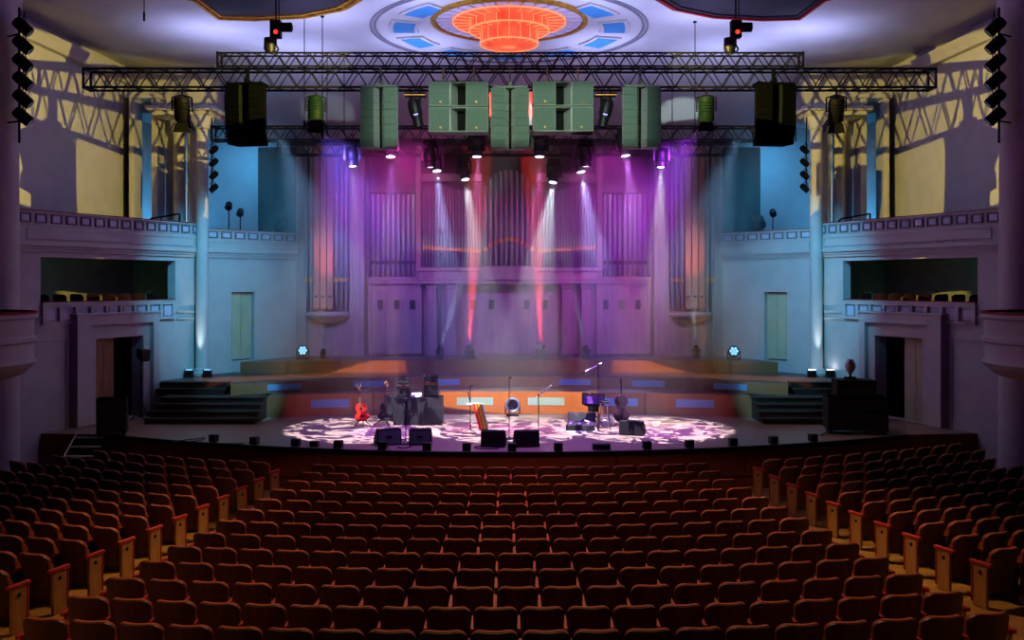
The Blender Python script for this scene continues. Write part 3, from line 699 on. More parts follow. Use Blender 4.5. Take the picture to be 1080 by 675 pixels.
H = [('A', 372, 176, 27, (0.05, -.08, -1), 'black moving head lamp with a small white lens beside the left pipe tower'),
     ('B', 412, 166, 26.55, (.03, -.25, -1), 'bright lamp shining down just below the left green speaker array'),
     ('C0', 454, 177, 27, (.03, .0, -1), 'dark moving head lamp hanging under the left subwoofer pair'),
     ('C', 461, 181, 29.8, (.12, -.3, -1), 'bright rear lamp with a short blue-white beam, under the left subwoofers'),
     ('D', 491, 190, 30.2, (.16, -.3, -1), 'lamp throwing the left of the two hard white beams onto the organ'),
     ('E', 503, 166, 26.55, (.03, -.2, -1), 'bright pink-white lamp just left of the centre speaker array'),
     ('F', 569, 166, 26.55, (-.03, -.2, -1), 'bright pink-white lamp just right of the centre speaker array'),
     ('G', 583, 193, 30.2, (-.16, -.3, -1), 'lamp throwing the right of the two hard white beams onto the organ'),
     ('H', 613, 182, 29.8, (.14, -.3, -1), 'bright rear lamp with a blue-white beam, under the right subwoofers'),
     ('H0', 618, 176, 27, (.03, 0, -1), 'dark moving head lamp hanging under the right subwoofer pair'),
     ('I', 660, 165, 26.55, (.12, -.2, -1), 'bright lamp with a pink beam just below the right green speaker array'),
     ('J', 697, 177, 27, (-.05, -.1, -1), 'lamp with the long yellow-white beam beside the right pipe tower')]
for key, px_, py_, d_, dv_, lab in H:
    loc = head_at(key, px_, py_, d_, dv_, lab)
    # drop pipe from the truss to the lamp
    zt = 8.98 if d_ < 28 else 9.0
    if zt - loc.z > .16:
        dp = MB(); dp.tube((0, 0, loc.z + .1 * 1.15), (0, 0, zt), .02, n=6); dp = dp.build('drop_pipe', 'blackmetal', loc=(loc.x, loc.y, 0))
        tag(dp, 'short black drop pipe holding the %s' % lab.replace('lamp throwing', 'lamp that throws')[:60].rsplit(' ', 1)[0], 'pipe', 'drop pipes under the trusses')

def fresnel(loc, yaw, label, tilt=.9, shut=True, m='lens_off', sc=1., group='theatre lamps under the front truss', body='blackmetal'):
    t = thing('theatre_lamp', label, 'stage lamp', loc, (0, 0, yaw), group); t.scale = (sc,) * 3
    mb = MB(); mb.path([V(-.17, 0, -.3), V(-.17, 0, -.05), V(0, 0, 0), V(.17, 0, -.05), V(.17, 0, -.3)], .014); mb.path([V(0, 0, 0), V(0, 0, .1)], .018); mb.build('yoke', 'blackmetal', t)
    T = Matrix.Translation((0, 0, -.3)) @ Matrix.Rotation(tilt, 4, 'X')
    mb = MB(); mb.lathe([(.03, .26), (.12, .26), (.14, .2), (.14, -.14), (.12, -.18)], 20, T=T, close=False)
    for i in range(4): mb.lathe([(.142, .17 - .05 * i), (.152, .16 - .05 * i), (.142, .15 - .05 * i)], 20, T=T, close=False)
    h = mb.build('lamp_body', body, t, smooth=True)
    mb = MB(); mb.lathe([(.12, -.17), (.02, -.19)], 20, T=T); mb.build('lens', m, h)
    if shut:
        mb = MB()
        for a in range(4):
            R_ = T @ Matrix.Rotation(a * PI / 2, 4, 'Z'); mb.hexa([R_ @ V(-.11, .13, -.18), R_ @ V(.11, .13, -.18), R_ @ V(.11, .14, -.18), R_ @ V(-.11, .14, -.18), R_ @ V(-.15, .2, -.34), R_ @ V(.15, .2, -.34), R_ @ V(.15, .21, -.34), R_ @ V(-.15, .21, -.34)])
        mb.build('barn_door', 'blackmetal', h)
    return t
ZT = 9.43
for px_, dy, tilt, lab in ((192, 0, .35, 'black theatre lamp hanging from the left end of the longest truss'), (333, 0, -.1, 'green-lit theatre lamp hanging beside the left hanging rods'), (745, 0, .2, 'greenish theatre lamp hanging beside the right microphone rod'), (882, 0, .5, 'black theatre lamp hanging from the right end of the longest truss')):
    x = (px_ - CX) / F * 22.0
    fresnel((x, 22.0, ZT - .13), .2 if px_ < 500 else -.2, lab, tilt, sc=1.3, body='blackmetal' if px_ in (192, 882) else 'greenlit')
for px_, s in ((438, 1), (639, -1)):
    x = (px_ - CX) / F * 22.0
    t = thing('profile_lamp', 'large black profile lamp on a gold-rimmed plate %s of the subwoofers' % ('left' if s > 0 else 'right'), 'stage lamp', (x, 22.0, 9.40), group='profile lamps by the subwoofers')
    mb = MB(); mb.box(-.25, .25, -.15, .15, -.14, -.07); mb.path([V(-.1, 0, -.07), V(-.1, 0, .02)], .02); mb.path([V(.1, 0, -.07), V(.1, 0, .02)], .02); mb.build('lamp_base', 'blackmetal', t, bevel=.02)
    mb = MB(); mb.box(-.25, .25, -.158, -.15, -.14, -.115); mb.build('gold_rim', 'gold', t)
    mb = MB(); mb.box(-.13, -.08, -.06, .06, -.5, -.14); mb.box(.08, .13, -.06, .06, -.5, -.14); mb.build('yoke', 'blackmetal', t, bevel=.01)
    T = Matrix.Translation((0, -.02, -.45)) @ Matrix.Rotation(-.22 * s, 4, 'Y')
    mb = MB(); mb.lathe([(.03, .25), (.12, .24), (.16, .12), (.15, -.12), (.12, -.2), (.12, -.42), (.1, -.42)], 20, T=T, close=False); h = mb.build('lamp_head', 'blackplastic', t, smooth=True)
    mb = MB(); mb.box(-.05, .05, -.165, -.14, -.16, -.13, T); mb.build('display', 'led_dim', h)
# floor lamps along the organ wall
FL = [('f1', 463, (.32, .12, 1), 'white floor lamp beam tilted right, left of the red floor lamps', .8, 'lens'), ('f4', 618, (-.2, .12, 1), 'white floor lamp beam tilted left, right of the red floor lamps', .8, 'lens'),
      ('f5', 735, (-.05, .1, 1), 'white floor lamp below the right pipe tower', .8, 'lens'), ('f0', 340, (0, .1, 1), 'dim floor lamp below the left pipe tower', .6, 'lens')]
for key, px_, dv_, lab, sc_, ln in FL:
    x = (px_ - CX) / F * 31.6
    LIGHTPOS[key] = (moving_head(V(x, 31.7, T3 + .005), dv_, lab, sc_ * .8, True, ln, 'white floor lamps before the organ'), Vector(dv_).normalized())
for key, px_, dx, lab in (('r1', 495, .05, 'left of the two red floor lamps before the organ'), ('r2', 570.5, -.04, 'right of the two red floor lamps before the organ')):
    x = (px_ - CX) / F * 31.9; t = thing('red_uplighter', lab, 'stage lamp', (x, 31.95, T3), group='red floor uplighters')
    mb = MB(); mb.box(-.2, .2, -.16, .16, .0, .07); mb.box(-.16, .16, -.13, .13, .07, .3); mb.lathe([(.1, 0), (.13, .02), (.13, .14), (.105, .15)], 20, T=Matrix.Translation((0, 0, .3)), close=False); mb.build('housing', 'blackplastic', t, bevel=.01)
    MB().lathe([(.12, .42), (.02, .43)], 20).build('lens', 'redlens', t)
    LIGHTPOS[key] = (V(x, 31.95, T3 + .5), V(dx, .03, 1).normalized())
for x, lab in (((771 - CX) / F * 31.6, 'round floor lantern at the right end of the top step'), ((320 - CX) / F * 31.6, 'cool blue floor lantern at the left end of the top step')):
    t = thing('floor_lantern', lab, 'stage lamp', (x, 31.2 if abs(x) > 7 else 31.5, T3), (0, 0, .2 if x < 0 else -.2), 'round floor lanterns')
    mb = MB(); mb.box(-.2, .2, -.1, .1, 0, .03); mb.box(-.22, -.19, -.03, .03, .03, .3); mb.box(.19, .22, -.03, .03, .03, .3); mb.build('bracket', 'blackmetal', t)
    T = Matrix.Translation((0, 0, .27)) @ Matrix.Rotation(1.35, 4, 'X')
    mb = MB(); mb.lathe([(.02, -.16), (.12, -.16), (.185, -.1), (.19, .12), (.17, .14)], 24, T=T, close=False); mb.build('drum', 'blackplastic', t, smooth=True)
    mb = MB(); 
    for i in range(6):
        a = i * PI / 3; mb.lathe([(.045, .135), (.01, .15)], 12, T=T @ Matrix.Translation((.1 * math.cos(a), .1 * math.sin(a), 0)))
    mb.lathe([(.045, .135), (.01, .15)], 12, T=T); mb.build('led_lenses', 'lens_blue', t)
# lamps at the foot of the tall columns
for s, key in ((-1, 'cl'), (1, 'cr')):
    for j, dx in enumerate((-.28, .36)):
        x = s * 9.72 - .02 + dx * .9; y = 29.3
        t = thing('column_uplighter', 'small black uplighter at the %s foot of the %s tall column' % (('outer', 'inner')[int((dx > 0) == (s < 0))], SIDE[s]), 'stage lamp', (x, y, T2), group='uplighters at the tall columns')
        mb = MB(); mb.box(-.14, .14, -.1, .1, 0, .05); mb.box(-.12, .12, -.09, .09, .05, .22); mb.build('housing', 'blackplastic', t, bevel=.012)
        MB().box(-.1, .1, -.07, .07, .221, .228).build('lens', 'lens_blue' if s < 0 else 'lens', t)
        MB().box(-.14, -.12, -.02, .02, .04, .26).build('bracket', 'blackmetal', t)
# side lamps on the gallery fronts beside the tall columns and high on the great columns
for s in (-1, 1):
    for i in range(4):
        z = 9.05 - .40 * i; x = s * 9.30
        fresnel((x, 29.5, z + .2), -s * 1.1, '%s small spotlight down in the strip beside the %s gallery column' % (ORD[i], SIDE[s]), 1.0, shut=False, sc=.65, group='spotlight strip at the %s gallery column' % SIDE[s])
    mb = MB(); mb.tube((s * 9.36, 29.56, 7.7), (s * 9.36, 29.56, 10.1), .02, n=6)
    tag(mb.build('lamp_bar', 'blackmetal'), 'thin upright bar carrying small spotlights by the %s gallery column' % SIDE[s], 'bar')
    for i in range(6):
        z = EYE + (CY - (34 + 18.5 * i)) / F * 21.9
        fresnel((s * 11.08, 21.45, z + .26), s * 1.25, '%s black spotlight from the top beside the great %s column' % (ORD[i], SIDE[s]), .85, shut=False, sc=.95, group='spotlight row at the great %s column' % SIDE[s])
    mb = MB(); mb.tube((s * 11.22, 21.5, 8.1), (s * 11.22, 21.5, 11.2), .03, n=6)
    for z in (8.6, 10.6): mb.tube((s * 11.22, 21.5, z), (s * 11.62, 21.75, z), .02, n=6)
    tag(mb.build('lamp_bar', 'blackmetal'), 'upright bar carrying black spotlights on the great %s column' % SIDE[s], 'bar')
# ================================================================== THINGS ON THE STAGE
def at(px, py):  # foot pixel on the stage floor
    d = (EYE - SZ) * F / (py - CY); return V((px - CX) / F * d, d, SZ + .004)
def outline(fn, n=48): return [fn(2 * PI * i / n) for i in range(n)]
def body_prism(mb, pts, y0, y1, T):  # outline in local xz, thickness along y
    n = len(pts); p = [T @ V(a, y0, b) for a, b in pts] + [T @ V(a, y1, b) for a, b in pts]
    mb._new(p, [tuple(range(n)), tuple(reversed(range(n, 2 * n)))] + [(i, (i + 1) % n, n + (i + 1) % n, n + i) for i in range(n)])
def violin_outline(w1, w2, wm, h, n=40):
    L = []
    for i in range(n + 1):
        t = i / n; z = h * t
        lo = w1 * math.sqrt(max(0, 1 - ((t - .28) / .28) ** 2)) if t < .28 else None
        if t < .28: w = lo
        elif t < .75: 
            q = (t - .28) / .47; base = w1 + (w2 - w1) * q; w = base - (base - wm) * math.sin(PI * q) ** 2
        else: w = w2 * math.sqrt(max(0, 1 - ((t - .75) / .25) ** 2))
        L.append((w, z))
    return [(w, z) for w, z in L] + [(-w, z) for w, z in reversed(L[1:-1])]
def guitar(px, py, yaw, label, matbody, acoustic, lean=.18, H=1.04, roll=0.):
    loc = at(px, py); t = thing('acoustic_guitar' if acoustic else 'electric_guitar', label, 'guitar', loc, (0, 0, yaw))
    T = Matrix.Rotation(-lean, 4, 'X') @ Matrix.Rotation(roll, 4, 'Y') @ Matrix.Translation((0, 0, .13))
    mb = MB(); th = .1 if acoustic else .05
    body_prism(mb, violin_outline(.2, .145, .115, .5), 0, th, T); mb.build('body', matbody, t, bevel=.01)
    mb = MB(); mb.box(-.027, .027, -.02, .0, .4, .92, T); mb.build('neck', 'neck', t)
    mb = MB(); mb.hexa([T @ V(-.03, -.015, .92), T @ V(.03, -.015, .92), T @ V(.03, .005, .92), T @ V(-.03, .005, .92), T @ V(-.045, .0, 1.08), T @ V(.045, .0, 1.08), T @ V(.045, .02, 1.08), T @ V(-.045, .02, 1.08)])
    for i in range(3):
        for s in (-1, 1): mb.tube(T @ V(s * .035, 0, .95 + .045 * i), T @ V(s * .07, 0, .95 + .045 * i), .008, n=6)
    mb.build('headstock', 'chrome' if acoustic else 'neck', t)
    if acoustic:
        mb = MB(); mb.lathe([(.05, 0), (.01, .004)], 20, T=T @ Matrix.Translation((0, -.001, .34)) @ Matrix.Rotation(PI / 2, 4, 'X')); mb.build('sound_hole', 'void', t)
    else:
        mb = MB(); mb.box(-.05, .05, -.012, 0, .2, .24, T); mb.box(-.05, .05, -.012, 0, .3, .33, T); mb.build('pickup', 'chrome', t)
    mb = MB(); mb.box(-.07, .07, -.015, 0, .13, .16, T); mb.build('bridge', 'void' if acoustic else 'chrome', t)
    mb = MB()
    for i in range(6): mb.tube(T @ V(-.02 + .008 * i, -.024, .15), T @ V(-.02 + .008 * i, -.024, .95), .0015, n=3)
    mb.build('strings', 'chrome', t)
    t2 = thing('guitar_stand', 'black tubular stand holding the %s' % ('red acoustic guitar' if acoustic else 'dark electric guitar'), 'guitar stand', loc, (0, 0, yaw))
    mb = MB(); mb.path([V(-.24, -.16, .012), V(0, .14, .2), V(.24, -.16, .012)], .012); mb.path([V(0, .32, .012), V(0, .14, .2)], .012); mb.build('legs', 'blackmetal', t2)
    mb = MB(); mb.tube((0, .14, .2), (0, .26, .62), .012); mb.path([V(-.06, .18, .66), V(-.06, .26, .62), V(.06, .26, .62), V(.06, .18, .66)], .01); mb.build('neck_rest', 'blackmetal', t2)
    mb = MB()
    for s in (-1, 1): mb.path([V(s * .09, .14, .2), V(s * .12, -.08, .105), V(s * .12, -.1, .16)], .011)
    mb.path([V(-.09, .14, .2), V(.09, .14, .2)], .011); mb.build('body_cradle', 'blackmetal', t2)
guitar(382.5, 449.5, .1, 'bright red acoustic guitar upright on its stand left of the black table', 'guitar', True, roll=-.1)
guitar(404.5, 449, -.25, 'dark electric guitar with metal fittings on its stand beside the red guitar', 'tolex', False)

# black covered table with two stacks on it
L = at(440.5, 448.5); tz = .75
t = thing('equipment_table', 'black cloth-covered equipment table behind the two greenish wedge monitors', 'table', L)
mb = MB(); mb.box(-.66, .66, 0, .6, tz - .03, tz); mb.build('tabletop', 'blackplastic', t, bevel=.006)
mb = MB(); n = 44; ptsf = []
for i in range(n + 1): ptsf.append((-.67 + 1.34 * i / n, -.012 - .008 * math.sin(i * 1.7)))
vs = []
for (x, y) in ptsf: vs += [V(x, y, .01), V(x, -.01, tz + .003)]
for (x, y) in [(.67, .61), (-.67, .61)]: vs += [V(x, y, .01), V(x, y, tz + .003)]
k = len(vs) // 2
mb._new(vs, [(2 * i, 2 * ((i + 1) % k), 2 * ((i + 1) % k) + 1, 2 * i + 1) for i in range(k)] + [tuple(2 * i + 1 for i in range(k))]); mb.build('cloth_cover', 'tolex', t)
for x in (-.6, .6):
    for y in (.06, .54): MB().tube((x, y, 0), (x, y, tz - .03), .018).build('leg', 'blackmetal', t)
def amp(x, y, z, w, h, dd, name, label, cat, knobs=True, par=None, grill=True):
    a = thing(name, label, cat, (L.x + x, L.y + y, L.z + z))
    mb = MB(); mb.box(-w / 2, w / 2, 0, dd, 0, h); mb.build('cabinet', 'tolex', a, bevel=.012)
    if grill:
        MB().box(-w / 2 + .02, w / 2 - .02, -.008, 0, .03, h * .72).build('grille_cloth', 'blackplastic', a)
    mb = MB(); mb.box(-w / 2 + .015, w / 2 - .015, -.01, 0, h * .76, h - .02); mb.build('control_panel', 'chrome', a)
    mb = MB()
    for i in range(4): mb.lathe([(.012, 0), (.009, .015), (.001, .016)], 8, T=Matrix.Translation((-w / 2 + .05 + i * (w - .1) / 3, -.01, h * .87)) @ Matrix.Rotation(PI / 2, 4, 'X'))
    mb.build('knobs', 'blackplastic', a)
    MB().path([V(-.06, dd / 2, h), V(-.05, dd / 2, h + .025), V(.05, dd / 2, h + .025), V(.06, dd / 2, h)], .008).build('handle', 'blackmetal', a)
amp(-.42, .12, tz + .006, .36, .34, .3, 'amplifier', 'small black amplifier at the left end of the equipment table', 'amplifier')
amp(-.42, .16, tz + .375, .32, .16, .2, 'amplifier', 'silver-fronted unit on top of the left amplifier on the equipment table', 'amplifier', grill=False)
amp(.35, .1, tz + .006, .38, .44, .3, 'amplifier', 'taller black amplifier near the right end of the equipment table', 'amplifier')
amp(.35, .14, tz + .476, .40, .12, .22, 'amplifier', 'flat silver-fronted unit on top of the taller amplifier', 'amplifier', grill=False)
a = thing('mixing_unit', 'small low sound unit between the two amplifiers on the table', 'mixer', (L.x - .06, L.y + .12, L.z + tz + .006))
mb = MB(); mb.hexa([V(-.14, 0, 0), V(.14, 0, 0), V(.14, .2, 0), V(-.14, .2, 0), V(-.14, 0, .04), V(.14, 0, .04), V(.14, .2, .1), V(-.14, .2, .1)]); mb.build('case', 'white', a, bevel=.005)
mb = MB(); [mb.tube((-.1 + .05 * i, .08, .06), (-.1 + .05 * i, .08, .085), .01, n=6) for i in range(5)]; mb.build('knobs', 'void', a)
a = thing('tall_box', 'narrow black box standing behind the left end of the equipment table', 'box', at(411, 444))
mb = MB(); mb.box(-.1, .1, 0, .3, .0, .72); mb.build('body', 'tolex', a, bevel=.015); MB().box(-.08, .08, -.01, 0, .4, .68).build('front_panel', 'blackplastic', a)

def wedge(px, py, w, yaw, label, m='grille', hgt=.38):
    t = thing('wedge_monitor', label, 'floor monitor', at(px, py), (0, 0, yaw), group='wedge monitors along the stage front')
    # profile in yz: faces the musicians (+y); the audience sees its sloping back
    prof = [(0, 0), (.06, hgt), (.2, hgt), (.46, .12), (.46, 0)]
    n = len(prof); p = [V(-w / 2, a, b) for a, b in prof] + [V(w / 2, a, b) for a, b in prof]
    mb = MB(); mb._new(p, [tuple(range(n)), tuple(reversed(range(n, 2 * n)))] + [(i, (i + 1) % n, n + (i + 1) % n, n + i) for i in range(n)]); mb.build('cabinet', 'tolex', t, bevel=.012)
    T = Matrix.Rotation(math.atan2(.06, hgt), 4, 'X').inverted()
    mb = MB(); mb.box(-w / 2 + .03, w / 2 - .03, -.012, -.001, .03, hgt - .03, T); mb.build('rear_panel', m, t)
    MB().hexa([V(-w / 2 + .03, .215, hgt - .0), V(w / 2 - .03, .215, hgt - .0), V(w / 2 - .03, .45, .145), V(-w / 2 + .03, .45, .145), V(-w / 2 + .03, .225, hgt + .008), V(w / 2 - .03, .225, hgt + .008), V(w / 2 - .03, .458, .155), V(-w / 2 + .03, .458, .155)]).build('grille', 'grille_dk', t)
    MB().box(-.07, .07, -.02, -.008, hgt * .45, hgt * .6, T).build('handle', 'void', t)
wedge(411, 470, .6, .35, 'greenish-grey wedge monitor furthest left, turned outward at the stage front')
wedge(443, 470, .54, 0, 'greenish-grey wedge monitor square-on before the equipment table')
wedge(519.5, 472, .58, -.1, 'black wedge monitor left of the centre microphone', 'blackplastic')
wedge(556, 472, .6, .1, 'black wedge monitor right of the centre microphone', 'blackplastic')
wedge(665, 459.5, .62, -.35, 'violet-black wedge monitor in front of the cello', 'blackplastic', .36)

for i, px_ in enumerate((224, 267, 311, 356, 403, 450, 492, 540, 589, 683, 728, 774, 817, 859)):
    x = 0
    for _ in range(10): x = (px_ - CX) / F * (stage_front(x) + .1)
    t = thing('front_fill_speaker', '%s little black front-fill box along the stage edge, counted from the left' % ORD[i], 'small speaker', (x, stage_front(x) + .06, SZ + .008), (0, 0, .047 * x), 'little front-fill boxes on the stage edge')
    mb = MB(); mb.box(-.1, .1, .0, .15, 0.005, .18); mb.build('housing', 'blackplastic', t, bevel=.01)
    MB().box(-.085, .085, -.008, -.001, .02, .165).build('grille', 'grille_dk', t)
    mb = MB(); mb.box(-.08, -.04, .02, .12, 0, .005); mb.box(.04, .08, .02, .12, 0, .005); mb.build('feet', 'void', t)
for px_, w in ((328, .2), (634, .42)):
    x = (px_ - CX) / F * 22.1; t = thing('floor_box', 'flat black box on the stage edge, %s' % ('wide, before the stool' if w > .3 else 'small, left of the wedge monitors'), 'box', (x, stage_front(x) + .12, SZ + .008))
    MB().box(-w / 2, w / 2, 0, .2, 0, .13).build('lid_box', 'blackplastic', t, bevel=.01); MB().box(-w / 2 + .03, w / 2 - .03, -.006, -.001, .03, .1).build('front_panel', 'grille_dk', t)

def mic_stand(px, py, top, label, boom=None, clip=True, arm='blackmetal', base='tripod', mic=True):
    p = at(px, py); d = p.y; h = EYE - (top - CY) / F * d - p.z
    t = thing('microphone_stand', label, 'microphone stand', p)
    mb = MB()
    if base == 'tripod':
        for a in (0.4, 2.5, 4.6): mb.tube((0, 0, .1), (.26 * math.cos(a), .26 * math.sin(a), .012), .009, n=6)
    else: mb.lathe([(.14, 0), (.14, .02), (.03, .035), (.02, .06)], 20)
    mb.build('stand_base', 'blackmetal', t)
    MB().tube((0, 0, .03), (0, 0, h), .0125, n=8).build('pole', 'chrome' if base != 'tripod' else 'blackmetal', t)
    end = V(0, 0, h)
    if boom:
        (bx, by) = boom; e = V((bx - px) / F * d, -.15, (EYE - (by - CY) / F * d) - p.z); st = -(e - end) * .2 + end
        MB().tube(st, e, .018 if arm == 'white' else .011, n=8).build('boom', arm, t)
        MB().tube(end + V(0, -.025, 0), end + V(0, .025, 0), .028, n=10).build('clutch', 'blackmetal', t); end = e
    if mic:
        dr = V(.3, -.9, .25).normalized()
        mb = MB(); mb.tube(end - dr * .02, end + dr * .13, .012, .02); mb.build('microphone', 'blackmetal', t, smooth=True)
        mb = MB(); mb.lathe([(.005, -.03), (.024, -.02), (.03, 0), (.024, .02), (.005, .03)], 12, T=Matrix.Translation(end + dr * .15)); mb.build('mic_grille', 'chrome', t, smooth=True)
    return t
mic_stand(428, 467, 424, 'short black microphone stand before the equipment table', boom=(433, 436))
mic_stand(537, 463, 399, 'straight chrome microphone stand at centre stage', base='round')
mic_stand(568, 458, 417, 'microphone stand with a thick white arm right of centre stage', boom=(582, 405), arm='white')
mic_stand(631, 452, 385, 'tallest microphone stand, its white boom reaching left over the stool', boom=(614, 393), arm='white')
# striped instrument on a folding stand with a tray
p = at(496, 458); t = thing('tray_stand', 'thin microphone stand with a small tray and a striped cloth, left of centre', 'stand', p)
mb = MB(); [mb.tube((0, 0, .14), (.22 * math.cos(a), .22 * math.sin(a), .012), .009, n=6) for a in (.9, 3, 5.1)]; mb.build('stand_base', 'blackmetal', t)
mb = MB(); mb.tube((0, 0, .1), (0, 0, 1.25), .012); mb.tube((-.0, 0, .82), (-.06, 0, 1.1), .01); mb.build('pole', 'blackmetal', t)
mb = MB(); mb.box(-.1, .24, -.12, .12, .77, .79); mb.box(-.1, .24, -.13, -.12, .77, .82); mb.build('tray', 'white', t)
mb = MB(); mb.lathe([(.005, -.03), (.03, -.01), (.03, .03), (.01, .07)], 12, T=Matrix.Translation((.04, 0, 1.24))); mb.tube((0, 0, 1.2), (.04, 0, 1.2), .008); mb.build('microphone', 'chrome', t, smooth=True)
stripe = [('#e02a20', 0), ('#e8b020', 1), ('#2f9a50', 2), ('#e6d9c0', 3)]
ms = [mat('scarf_stripe_%d' % i, c, .7, var=.1, vscale=20) for c, i in stripe]
mb = MB(); w = .26
for i, seq in enumerate((0, 0, 1, 0, 1, 1, 2, 3)):
    mb.m(seq); x0 = .12 + w * i / 8; x1 = .12 + w * (i + 1) / 8
    mb.hexa([V(x0 + .12, -.16, .12), V(x1 + .12, -.16, .12), V(x1 + .12, -.13, .12), V(x0 + .12, -.13, .12), V(x0 - .06, -.15, .80), V(x1 - .06, -.15, .80), V(x1 - .06, -.12, .80), V(x0 - .06, -.12, .80)])
mb.build('striped_cloth', ms, t)
# round pale blue lamp on the stage before the riser
p = at(540.5, 437); t = thing('round_lamp', 'round pale blue lamp low at the middle of the lowest step', 'stage lamp', V(p.x, p.y - .35, p.z))
mb = MB(); mb.box(-.18, .18, -.1, .1, 0, .07); mb.box(-.23, -.19, -.03, .03, .05, .32); mb.box(.19, .23, -.03, .03, .05, .32); mb.build('lamp_base', 'blackplastic', t, bevel=.01)
T = Matrix.Translation((0, 0, .32)) @ Matrix.Rotation(1.45, 4, 'X')
mb = MB(); mb.lathe([(.03, -.16), (.15, -.16), (.2, -.1), (.215, .1), (.19, .13), (.15, .1)], 28, T=T, close=False); mb.build('drum_housing', 'skin', t, smooth=True)
mb = MB(); mb.lathe([(.15, .1), (.02, .11)], 28, T=T); mb.build('front_glass', 'void', t)

# cello on its spike with a stand
p = at(656.5, 449); t = thing('cello', 'dark cello upright on its stand behind the violet-black wedge', 'cello', p, (0, 0, .1))
T = Matrix.Translation((0, .05, .08)) @ Matrix.Rotation(-.12, 4, 'X')
mb = MB(); body_prism(mb, violin_outline(.225, .185, .1, .76), 0, .13, T); mb.build('body', 'bassv', t, bevel=.015)
mb = MB(); mb.hexa([T @ V(-.02, -.05, .36), T @ V(.02, -.05, .36), T @ V(.02, -.01, .36), T @ V(-.02, -.01, .36), T @ V(-.015, -.02, 1.1), T @ V(.015, -.02, 1.1), T @ V(.015, .02, 1.1), T @ V(-.015, .02, 1.1)]); mb.build('neck', 'void', t)
mb = MB(); mb.lathe([(.01, -.03), (.04, -.02), (.04, .02), (.01, .03)], 14, T=T @ Matrix.Translation((0, 0, 1.17)) @ Matrix.Rotation(PI / 2, 4, 'Y')); mb.box(-.018, .018, -.03, .02, 1.08, 1.16, T)
for s in (-1, 1): mb.tube(T @ V(s * .01, 0, 1.1), T @ V(s * .07, 0, 1.11), .008)
mb.build('scroll', 'bassv', t, smooth=True)
mb = MB(); mb.hexa([T @ V(-.02, -.04, .06), T @ V(.02, -.04, .06), T @ V(.02, -.02, .06), T @ V(-.02, -.02, .06), T @ V(-.035, -.05, .24), T @ V(.035, -.05, .24), T @ V(.035, -.03, .24), T @ V(-.035, -.03, .24)]); mb.build('tailpiece', 'void', t)
MB().tube(T @ V(0, .06, .0), V(0, .04, .005), .008).build('spike', 'chrome', t)
mb = MB()
for s in (-1, 1):
    mb.box(s * .045, s * .06, -.004, 0, .26, .36, T)
mb.build('sound_holes', 'void', t)
t = thing('instrument_stand', 'low black stand under the cello', 'instrument stand', p, (0, 0, .1))
mb = MB(); mb.path([V(-.22, -.08, .012), V(0, .3, .3), V(.22, -.08, .012)], .011); mb.path([V(0, .5, .012), V(0, .3, .3)], .011); mb.build('legs', 'blackmetal', t)
mb = MB(); mb.path([V(-.12, .2, .5), V(0, .3, .3), V(.12, .2, .5)], .01); mb.build('arms', 'blackmetal', t)

# bar stool, violet amplifier on its stand, pedals
p = at(637, 452.5); t = thing('bar_stool', 'tall stool with slim legs beside the cello', 'stool', p)
mb = MB(); mb.lathe([(.02, .70), (.15, .70), (.165, .715), (.165, .74), (.14, .755), (.02, .76)], 24); mb.build('seat', 'tolex', t, smooth=True)
for a in (.785, 2.36, 3.93, 5.5): MB().tube((.11 * math.cos(a), .11 * math.sin(a), .7), (.22 * math.cos(a), .22 * math.sin(a), .0), .012).build('leg', 'chrome', t)
mb = MB(); mb.lathe([(.19, .24), (.2, .25), (.19, .26), (.18, .25), (.19, .24)], 24, close=False); mb.build('foot_ring', 'chrome', t)
p = at(626, 446); t = thing('amplifier', 'wide violet-faced amplifier raised on a black stand behind the stool', 'amplifier', p)
mb = MB(); mb.box(-.31, .31, -.02, .22, .50, .82); mb.build('cabinet', 'tolex', t, bevel=.015)
MB().box(-.28, .28, -.034, -.02, .53, .74).build('grille_cloth', 'violetcase', t)
MB().box(-.28, .28, -.034, -.02, .75, .80).build('control_panel', 'chrome', t)
mb = MB(); mb.path([V(-.22, -.1, .01), V(.2, .1, .5)], .015); mb.path([V(.22, -.1, .01), V(-.2, .1, .5)], .015); mb.path([V(-.25, 0, .485), V(.25, 0, .485)], .015); mb.box(-.15, .15, 0, .12, .3, .485); mb.build('stand', 'blackmetal', t)
p = at(612, 455); t = thing('pedal_case', 'low black case full of pedals and cables left of the stool', 'pedal case', p, (0, 0, -.15))
mb = MB(); mb.box(-.38, .38, 0, .45, 0, .16); mb.hexa([V(-.38, .43, .14), V(.38, .43, .14), V(.38, .46, .14), V(-.38, .46, .14), V(-.38, .55, .42), V(.38, .55, .42), V(.38, .58, .42), V(-.38, .58, .42)]); mb.build('case', 'tolex', t, bevel=.012)
for i in range(6):
    x = -.3 + .115 * i
    o = MB().hexa([V(x, .05, .16), V(x + .085, .05, .16), V(x + .085, .2, .16), V(x, .2, .16), V(x, .05, .19), V(x + .085, .05, .19), V(x + .085, .2, .23), V(x, .2, .23)]).build('effect_pedal', ['chrome', 'violetcase', 'white', 'guitar'][i % 4] if False else ('chrome' if i % 2 else 'violetcase'), t, bevel=.005)
mb = MB(); mb.path([V(-.35, -.08, .01), V(-.2, -.14, .01), V(0, -.06, .012), V(.1, -.16, .01), V(.3, -.1, .01), V(.42, .05, .01), V(.36, .16, .2), V(.1, .3, .24)], .011); mb.build('cables', 'white', t)
